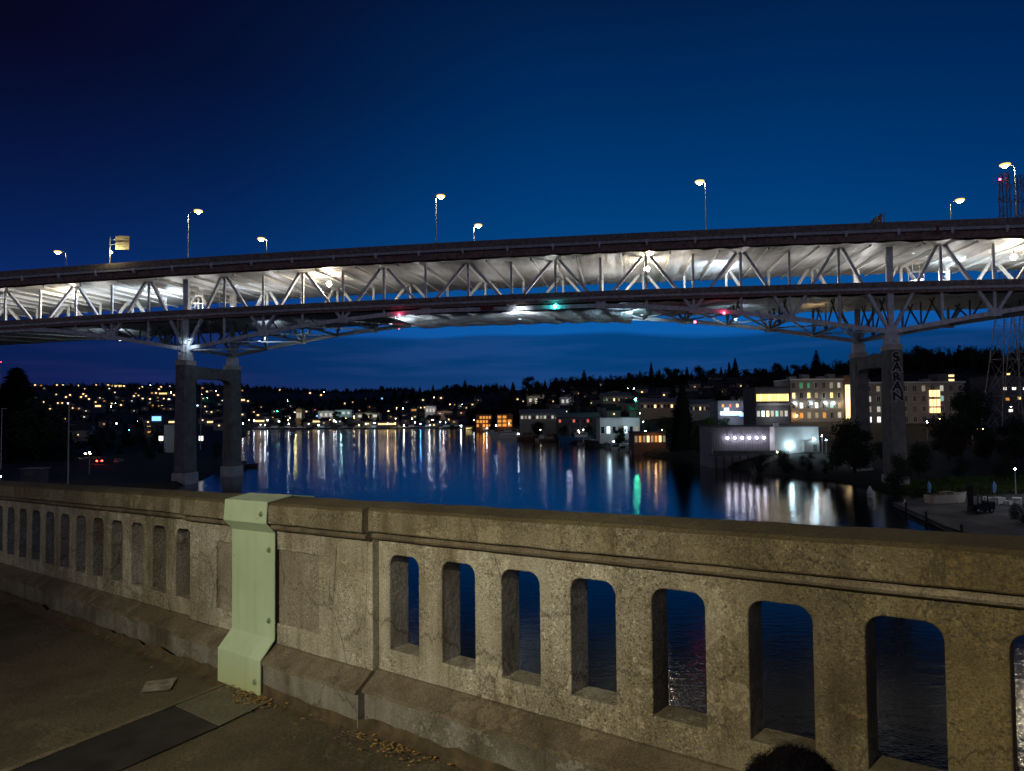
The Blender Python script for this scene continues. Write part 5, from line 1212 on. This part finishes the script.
# marina hall, white lit
t_, W_, h_ = building('marina_building', 600, 640, 418, 437, 345, 14, 'wall_white', 'roof_grey', 'white marina building under several bright cool lamps', 'building')
MB().box(-W_/2-.4, W_/2+.4, -.8, 14, h_, h_+.4).build('roof', 'roof_grey', t_)
for i in range(7): MB().box(-W_/2+.6+i*W_/7, -W_/2+.6+(i+.55)*W_/7, -.1, -.02, h_*.2, h_*.55).build('window', ['glass_dark', 'win_cool', 'glass_dark', 'win_dim', 'win_cool', 'glass_dark', 'win_dim'][i], t_)
plight('yard_light', (W_*.25, -6, h_*.7), 600, (.6, .88, 1), .4, t_); plight('yard_light', (-W_*.3, -6, h_*.7), 300, (.6, .88, 1), .4, t_)
for i, (xl, xr, yt, yb, Y, wl, lb) in enumerate(((520, 566, 413, 428, 455, 'wall_grey', 'long grey warehouse with a row of pale clerestory lights, left one'), (558, 600, 417, 431, 430, 'wall_dark', 'long dark warehouse with a faint red sign, right one'), (640, 680, 402, 417, 420, 'wall_tan', 'brown block of flats left of the tall conifer'), (690, 716, 404, 420, 380, 'wall_grey', 'grey blue building right of the tall conifer'), (603, 632, 396, 409, 500, 'wall_tan', 'tan house row lit by a green lamp on the slope'))):
    t_, W_, h_ = building('warehouse' if i < 2 else 'building', xl, xr, yt, yb, Y, 18, wl, 'roof_grey', lb, 'warehouse' if i < 2 else 'building')
    MB().add([(-W_/2-.5, -.8, h_), (W_/2+.5, -.8, h_), (W_/2+.5, 18.5, h_), (-W_/2-.5, 18.5, h_), (-W_/2-.5, 9, h_+2.6), (W_/2+.5, 9, h_+2.6)], [(0, 1, 5, 4), (2, 3, 4, 5), (0, 4, 3), (1, 2, 5), (0, 3, 2, 1)]).build('roof', 'roof_grey', t_)
    nw = 12
    for j in range(nw):
        mm = (['win_pale', 'win_dim', 'win_pale', 'glass_dark'][j % 4] if i == 0 else ['win_red', 'glass_dark', 'wall_dark', 'glass_dark'][j % 4] if i == 1 else ['glass_dark', 'win_dim', 'glass_dark', 'glass_dark', 'win_warm'][j % 5])
        MB().box(-W_/2+.6+j*W_/nw, -W_/2+.6+(j+.6)*W_/nw, -.1, -.02, h_*.62, h_*.82).build('window', mm, t_)
    plight('yard_light', (0, -9, h_*1.3), 130, (.85, .85, 1) if i != 2 else (1, .6, .45), .4, t_)
for i, (x_, y_, nx_, nz_, lb) in enumerate(((484, 421.5, 5, 3, 'dark waterfront building with a grid of orange lit windows'), (505, 421, 3, 3, 'small dark building with orange lit windows by the white yacht'))):
    Y = 640 if i == 0 else 600
    t_, W_, h_ = building('waterfront_building', x_-8, x_+8, y_-7, y_+6.5, Y, 10, 'wall_brick', 'roof_dark', lb, 'building')
    for a in range(nx_):
        for b_ in range(nz_):
            if (a*3+b_*5+i) % 7 != 3: MB().box(-W_/2+.6+a*W_/nx_*.95, -W_/2+.6+(a+.72)*W_/nx_*.95, -.12, -.02, h_*(.08+b_*.3), h_*(.08+b_*.3+.2)).build('window', 'win_orange', t_)
    MB().box(-W_/2-.4, W_/2+.4, -.4, 10.4, h_, h_+.5).build('roof', 'roof_dark', t_); plight('quay_light', (0, -5, 3), 500, (1, .45, .12), .5, t_)
# far shore light coloured blocks
for i, (xl, xr, yt, yb, wl, lt, lb) in enumerate(((318, 334, 411, 420, 'wall_white', (.9, 1, .9), 'pale block on the far shore left of the tall white lamp'), (335, 352, 410, 417, 'wall_white', (.5, 1, .95), 'teal lit block on the far shore'), (355, 380, 413, 420, 'wall_grey', (1, 1, .7), 'greenish lit block on the far shore'), (425, 436, 406, 416, 'wall_white', (1, .95, .9), 'small pale house with a lit gable on the far shore'), (437, 452, 411, 419, 'wall_tan', (1, .7, .6), 'pinkish lit house on the far shore'), (296, 302, 409, 424, 'wall_tan', (1, .85, .3), 'narrow yellow lit tower on the far shore'), (527, 545, 396, 406, 'wall_grey', (1, .9, .7), 'pale terrace house on the slope above the long warehouse'), (560, 575, 397, 407, 'wall_grey', (.8, .8, 1), 'dim house beneath the violet lamp'), (605, 624, 393, 405, 'wall_tan', (1, .75, .6), 'pink lit gabled house on the slope above the marina'))):
    q, gz = place((xl+xr)/2, yb, 1.0); t_, W_, h_ = building('building', xl, xr, yt, yb, q.y, 12, wl, 'roof_dark', lb, 'building')
    MB().add([(-W_/2-.4, -.4, h_), (W_/2+.4, -.4, h_), (W_/2+.4, 12.4, h_), (-W_/2-.4, 12.4, h_), (0, -.4, h_+2), (0, 12.4, h_+2)], [(0, 1, 4), (2, 3, 5), (1, 2, 5, 4), (3, 0, 4, 5), (0, 3, 2, 1)]).build('roof', 'roof_dark', t_)
    for j in range(3): MB().box(-W_*.38+j*W_*.3, -W_*.22+j*W_*.3, -.15, -.02, h_*.4, h_*.75).build('window', 'win_pale', t_)
    plight('facade_light', (0, -14, h_*.8), 18*q.y/8, lt, .6, t_)
# lit lawns
for i, (xl, xr, y_) in enumerate(((540, 582, 409), (603, 628, 411))):
    q, gz = place((xl+xr)/2, y_, 1.5); plight('lawn_glow', (q.x, q.y-8, H(q.x, q.y-8)+7), 5000, (.75, 1, .3), .5, None) if False else None

# left shore group
t_, W_, h_ = building('boat_hall', 164, 174, 425, 446, 290, 10, 'wall_white', 'roof_grey', 'pale hall directly left of the left pier', 'building'); MB().box(-W_/2-.2, W_/2+.2, -.3, 10, h_, h_+.3).build('roof', 'roof_grey', t_)
plight('yard_light', (-4, -6, 5), 60, (.8, .9, 1), .4, t_)
t_, W_, h_ = building('kiosk', 151, 162, 415, 424, 420, 8, 'wall_dark', 'roof_dark', 'kiosk with a glowing blue panel left of the left pier', 'kiosk'); MB().box(-W_*.4, W_*.42, -.3, -.05, h_*.35, h_*.85).build('panel', 'win_blue', t_); MB().box(-W_/2-.2, W_/2+.2, -.5, 8, h_, h_+.3).build('roof', 'roof_dark', t_)
for x_, lb in ((161, 'small white glowing sign box left of the left pier'), (201, 'small white glowing sign box between the legs of the left pier')):
    q = at(x_, 438.5, 262); t_ = empty('lit_box', (q.x, 262, max(.5, q.z-1.1)), 0, lb, 'sign box', 'white glowing sign boxes'); MB().box(-.75, .75, -.12, .12, .3, 2.0).build('panel', 'win_white', t_); MB().box(-.08, .08, -.08, .08, -1, .3).build('post', 'galvanised', t_); MB().box(-.85, .85, -.1, .2, 2.0, 2.1).build('hood', 'galvanised', t_)
# bare poles
def pole(px, y0, y1, Y, label, r_=.13, lit=None):
    a = at(px-1, y1, Y); b_ = at(px, y0, Y); t_ = empty('lamp_pole', (a.x, Y, max(0, a.z-3)), 0, label, 'pole'); h_ = b_.z-t_.location.z
    MB().cyl((0, 0, 0), (b_.x-a.x, 0, h_), r_, r_*.7, 8).build('shaft', 'pier_pale', t_); MB().box(b_.x-a.x-.1, b_.x-a.x+1.0, -.12, .12, h_, h_+.15).build('lamp_head', 'galvanised', t_)
pole(69, 405, 484, 120, 'tall pale bare pole on the left bank')
pole(2, 409, 455, 150, 'short bare pole at the left edge', .1)
pole(201.5, 385, 440, 232, 'thin pale mast seen between the legs of the left pier', .12)
# cars
def car(px, py, Y, yaw, label, paint, tail=True, lit=True):
    q = at(px, py, Y); gz = H(q.x, q.y); t_ = empty('parked_car', (q.x, q.y, max(gz, q.z-.9)), yaw, label, 'car')
    pr_ = [(-2.2, .3), (-2.2, .85), (-1.5, .95), (-.9, 1.4), (.8, 1.42), (1.5, .95), (2.2, .8), (2.2, .3)]
    MB().add([(s*.85, y, z) for s in (-1, 1) for y, z in pr_], [(i, (i+1) % 8, 8+(i+1) % 8, 8+i) for i in range(8)]+[tuple(range(7, -1, -1)), tuple(range(8, 16))]).build('body', paint, t_)
    MB().box(-.7, .7, -1.4, -1.2, .98, 1.3).build('rear_window', 'glass_dark', t_)
    for sx in (-1, 1):
        for sy in (-1.3, 1.3): MB().cyl((sx*.7, sy, .32), (sx*.92, sy, .32), .32, k=14).build('wheel', 'rubber', t_)
        MB().box(sx*.78-.26, sx*.78+.26, -2.3, -2.205, .6, .95).build('taillight' if tail else 'headlight', ('tail_red' if tail else 'lamp_shore_warm') if lit else 'dark_red', t_)
car(103, 460, 232, .05, 'parked car with glowing red tail lights on the left bank', 'dark_metal')
car(90, 453, 262, .2, 'parked car with its white headlights on, left bank', 'wall_dark', False)
car(119, 461, 236, .1, 'unlit pale car parked right of the red tail lights', 'wall_grey', True, False)
t_, W_, h_ = building('site_cabin', 20, 40, 469, 478, 165, 3, 'wall_dark', 'roof_dark', 'small low cabin with a faint pale roof edge at the lower left', 'cabin'); MB().box(-W_/2-.2, W_/2+.4, -.3, 3.3, h_, h_+.18).build('roof', 'roof_grey', t_); MB().box(-W_*.3, W_*.2, -.06, -.02, h_*.3, h_*.7).build('window', 'glass_dark', t_)

# ------------------------------------------------------------------ boats
def boat(px, Y, Ln, Wd, hf, hull, label, yaw=0, cab=(), masts=(), z=0, lights=()):
    q = at(px, 440, Y); t_ = empty('boat', (q.x, Y, z), yaw, label, 'boat')
    n_ = 12; V = []
    for i in range(n_+1):
        u = i/n_; x_ = -Ln/2+Ln*u; wd = Wd/2*(min(1, (u*5+.75)))*(1-max(0, (u-.55)/.45)**2.2) if u < 1 else .02; sh = hf*(1+.45*max(0, u-.5)*2)
        V += [(x_+(.06*Ln*u*u), -wd, sh), (x_, -wd*.75, -.4), (x_, wd*.75, -.4), (x_+(.06*Ln*u*u), wd, sh)]
    fs = []
    for i in range(n_):
        for j in range(4): fs.append((i*4+j, i*4+(j+1) % 4, (i+1)*4+(j+1) % 4, (i+1)*4+j))
    fs += [(3, 2, 1, 0), (n_*4, n_*4+1, n_*4+2, n_*4+3)]
    MB().add(V, fs).build('hull', hull, t_)
    for (x0, x1, z0, z1, m_) in cab:
        c_ = MB().box(x0*Ln, x1*Ln, -Wd*.3, Wd*.3, hf*z0, hf*z1).build('cabin', m_, t_)
        MB().box(x0*Ln+.3, x1*Ln-.3, -Wd*.3-.04, Wd*.3+.04, hf*z1-hf*.32, hf*z1-hf*.1).build('window_band', 'glass_dark', c_)
    for (x_, h_) in masts:
        MB().cyl((x_*Ln, 0, hf), (x_*Ln, 0, hf+h_), .1, .05, 6).beam((x_*Ln, 0, hf+h_*.45), (x_*Ln-Ln*.2, 0, hf+h_*.75), .1, .1, up=(0, 1, 0)).build('mast', 'white_paint', t_)
    MB().prism([(-Wd*.36, hf*1.02), (-Wd*.36, hf*1.1), (Wd*.36, hf*1.1), (Wd*.36, hf*1.02)], -Ln*.45, Ln*.2).build('deck', 'wood_deck', t_)
    for (x_, z_, m_) in lights: MB().ball((x_*Ln, -Wd*.3-.3, hf*z_), .25, 8, 6).build('deck_light', m_, t_, True)
    return t_
boat(507, 462, 18, 5, 2.0, 'hull_white', 'white motor yacht moored left of the long warehouse', 3.1, [(-.3, .25, 1, 2.2, 'hull_white'), (-.15, .1, 2.2, 3.0, 'hull_white')], [(0, 4)])
boat(535, 432, 22, 6, 1.8, 'hull_brown', 'reddish brown barge moored in front of the long warehouse', .1, [(-.35, -.1, 1, 2.6, 'hull_brown')], [(-.2, 4)])
boat(553, 410, 16, 5, 1.4, 'hull_brown', 'small brown workboat between the barge and the blue trawler', .15, [(-.3, .0, 1, 2.4, 'wall_tan')])
boat(577, 385, 19, 6, 3.0, 'hull_blue', 'blue hulled trawler with white wheelhouse and masts', 2.9, [(-.3, .05, 1, 1.9, 'hull_white'), (-.2, 0, 1.9, 2.5, 'hull_white')], [(-.1, 9), (.2, 7)], lights=[(-.1, 1.9, 'lamp_cool')])
boat(606, 352, 20, 6, 2.2, 'dark_metal', 'dark trawler with pale wheelhouse right of the blue one', 2.9, [(-.3, .0, 1, 2.2, 'hull_white')], [(.1, 8), (-.3, 5)])
boat(625, 318, 12, 4, 1.2, 'hull_white', 'small white cruiser moored below the marina building', .1, [(-.2, .2, 1, 2.3, 'hull_white')])
boat(243, 236, 9, 3, .9, 'dark_metal', 'small dark boat right of the left pier', .3, [(-.2, .15, 1, 2.4, 'wall_dark')])
for i, (x_, Y) in enumerate(((300, 800), (322, 798), (345, 795), (358, 795), (376, 792), (398, 790), (412, 785), (428, 780), (447, 770), (458, 765), (470, 745), (262, 800), (275, 800), (288, 800))):
    boat(x_, Y-6, 12+(i*5) % 7, 4, 1.5, 'hull_white', 'white boat moored along the far shore', .1*(i % 3), [(-.25, .15, 1, 2.4, 'hull_white')], [(0, 5+i % 4)] if i % 2 else [])['group'] = 'white boats moored along the far shore'

for i, (x_, Y) in enumerate(((493, 560), (518, 470), (544, 425), (566, 398), (590, 366), (598, 360), (612, 340), (617, 330), (633, 302), (641, 290), (520, 490), (486, 640))):
    o_ = boat(x_, Y, 9+(i*4) % 6, 3.4, 1.2, ('hull_white', 'wall_grey', 'hull_cream')[i % 3], 'pale cabin boat moored along the marina quay', .25*(i % 4), [(-.28, .12, 1, 2.5, 'hull_white')], [(0, 6+i % 4)] if i % 3 else [], lights=[(.0, 2.2, 'lamp_white')] if i % 5 == 1 else ())
    o_['group'] = 'cabin boats along the marina quay'
# ------------------------------------------------------------------ dock on the right
def dpt(px, py, z=.7):
    d_ = ray(px, py); t_ = (z-HC)/d_.z; return Vector((d_.x*t_, d_.y*t_, z))
pts = [dpt(*q) for q in ((893, 503), (930, 497), (975, 495), (1100, 492), (1120, 545), (985, 540), (945, 527))]
cx = dpt(990, 512); dk = empty('dock', (cx.x, cx.y, 0), 0, 'flat grey dock with dark timber edge at the right', 'dock')
V = [(p.x-cx.x, p.y-cx.y, z_) for z_ in (.70, .15) for p in pts]; n_ = len(pts)
MB().add(V, [tuple(range(n_)), tuple(range(2*n_-1, n_-1, -1))]+[(i, n_+i, n_+(i+1) % n_, (i+1) % n_) for i in range(n_)]).build('deck', 'dock_grey', dk)
edge_ = MB()
for i in (0, 5, 6, 4): a = pts[i]-cx; b_ = pts[(i+1) % n_]-cx; edge_.beam((a.x, a.y, .78), (b_.x, b_.y, .78), .2, .3)
edge_.build('kerb_timber', 'bark', dk)
for q in ((905, 509), (925, 519), (960, 533)): a = dpt(*q); MB().cyl((a.x-cx.x, a.y-cx.y-.3, -3), (a.x-cx.x, a.y-cx.y-.3, 1.9), .18, k=8).build('pile', 'bark', dk)
# cream hulled boat on the dock
def local_boat(px, py, Ln, Wd, hf, hull, label, yaw): 
    p = dpt(px, py); t_ = boat(px, p.y, Ln, Wd, hf, hull, label, yaw, [(-.1, .15, 1.0, 1.6, 'wall_tan')], z=.9); t_.location = (p.x, p.y, 1.15); 
    for x_ in (-.25, .2): MB().box(x_*Ln-.15, x_*Ln+.15, -Wd*.35, Wd*.35, -.45, -.2).build('chock', 'bark', t_)
local_boat(946, 503, 7.2, 2.4, 1.0, 'hull_cream', 'cream open boat chocked up on the dock left of the forklift', .12)
# forklift
p = dpt(978, 512.5); fk = empty('forklift', (p.x, p.y, .7), .1, 'black forklift truck with a tall mast parked on the dock', 'forklift')
MB().box(-.9, 2.1, -.75, .75, .45, 1.25).box(1.2, 2.4, -.7, .7, .5, 1.6).build('body', 'black_paint', fk)
bevel(MB().box(1.5, 2.6, -.65, .65, .6, 1.75).build('counterweight', 'dark_metal', fk), .12)
cg = MB()
for sx, sy in ((-.5, -.65), (-.5, .65), (1.3, -.65), (1.3, .65)): cg.beam((sx, sy, 1.2), (sx*.9+.05, sy*.9, 2.7), .1, .1)
cg.box(-.5, 1.3, -.65, .65, 2.68, 2.78); cg.build('cab_guard', 'black_paint', fk)
ms = MB()
for sy in (-.4, .4): ms.box(-1.35, -1.1, sy-.1, sy+.1, .15, 4.3)
for z_ in (.8, 1.9, 3.0, 4.15): ms.box(-1.32, -1.14, -.4, .4, z_, z_+.16)
ms.box(-1.28, -1.2, -.38, .38, .8, 4.2); ms.build('mast', 'black_paint', fk)
MB().box(-2.5, -1.36, -.45, -.3, .12, .2).box(-2.5, -1.36, .3, .45, .12, .2).box(-1.42, -1.36, -.55, .55, .1, 1.0).build('fork', 'dark_metal', fk)
MB().box(.3, .9, -.25, .25, 1.25, 1.4).box(.8, .9, -.25, .25, 1.4, 1.9).build('seat', 'rubber', fk)
for sx, r2 in ((-.6, .48), (1.7, .42)):
    for sy in (-1, 1):
        wl = MB().cyl((sx, sy*.55, r2), (sx, sy*.85, r2), r2, k=18).build('wheel', 'rubber', fk); MB().cyl((sx, sy*.86, r2), (sx, sy*.9, r2), r2*.45, k=12).build('hub', 'galvanised', wl)
# white crates / tables
for i, (x_, y_, s_, lb) in enumerate(((991, 503, 1.0, 'white slatted crate just right of the forklift'), (999, 504, 1.2, 'larger white crate third from the forklift'), (1008, 506, .9, 'low pale crate near the right edge of the dock'), (1017, 505, 1.3, 'wide white crate at the right edge of the dock'), (985, 500, .7, 'small pale crate behind the forklift'))):
    p = dpt(x_, y_); t_ = empty('crate', p, .3*i, lb, 'crate', 'white crates on the dock')
    fr = MB()
    for sx in (-1, 1):
        for sy in (-1, 1): fr.box(sx*.6*s_-.05, sx*.6*s_+.05, sy*.45*s_-.05, sy*.45*s_+.05, 0, .9*s_)
    fr.build('frame', 'hull_white', t_); MB().box(-.66*s_, .66*s_, -.5*s_, .5*s_, .9*s_, .98*s_).build('lid', 'hull_white', t_)
    for j in range(3): MB().box(-.58*s_, .58*s_, -.49*s_, -.46*s_, (.12+.26*j)*s_, (.28+.26*j)*s_).build('slat', 'hull_white', t_)
# folded umbrellas
for x_, y_, Y, lb in ((994, 481, 140, 'folded pale blue umbrella behind the white crates'), (929, 483, 143, 'folded dim blue umbrella at the left end of the dock')):
    q = at(x_, y_, Y); gz = max(.5, H(q.x, Y)); t_ = empty('folded_umbrella', (q.x, Y, gz), 0, lb, 'umbrella'); h_ = max(2.4, q.z-gz)
    MB().cyl((0, 0, 0), (0, 0, h_), .04, k=6).build('pole', 'galvanised', t_); MB().cyl((0, 0, h_-2.3), (0, 0, h_-.9), .22, .42, 9).cyl((0, 0, h_-.9), (0, 0, h_), .42, .05, 9).build('canopy', 'umbrella_blue', t_)
# white markers in the water
for x_, y0_, y1_, r_, lb in ((870, 486, 497, .55, 'white tapered marker standing in the water left of the dock'), (905, 499, 508, .22, 'thin white post at the left tip of the dock')):
    p = dpt(x_, y1_, 0); q = at(x_, y0_, p.y); t_ = empty('channel_marker', (p.x, p.y, -1), 0, lb, 'marker'); h_ = q.z+1
    MB().cyl((0, 0, 0), (0, 0, h_*.7), r_*.8, r_, 10).cyl((0, 0, h_*.7), (0, 0, h_), r_, r_*.25, 10).build('body', 'hull_white', t_); MB().cyl((0, 0, h_*.45), (0, 0, h_*.5), r_*1.05, k=10).build('band', 'umbrella_blue', t_)
# dock floodlight on its own pole outside the frame at the right, lighting the dock
p = dpt(1062, 505); t_ = empty('dock_lamp', p, 0, 'tall dock lamp beyond the right edge of the frame', 'lamp post'); MB().cyl((0, 0, 0), (0, 0, 6.2), .1, k=8).build('pole', 'galvanised', t_); MB().ball((0, 0, 6.4), .3, 10, 8).build('globe', 'lamp_white', t_, True); plight('lamp_light', (-.8, -.8, 6.2), 1000, (.95, .95, 1), .3, t_)
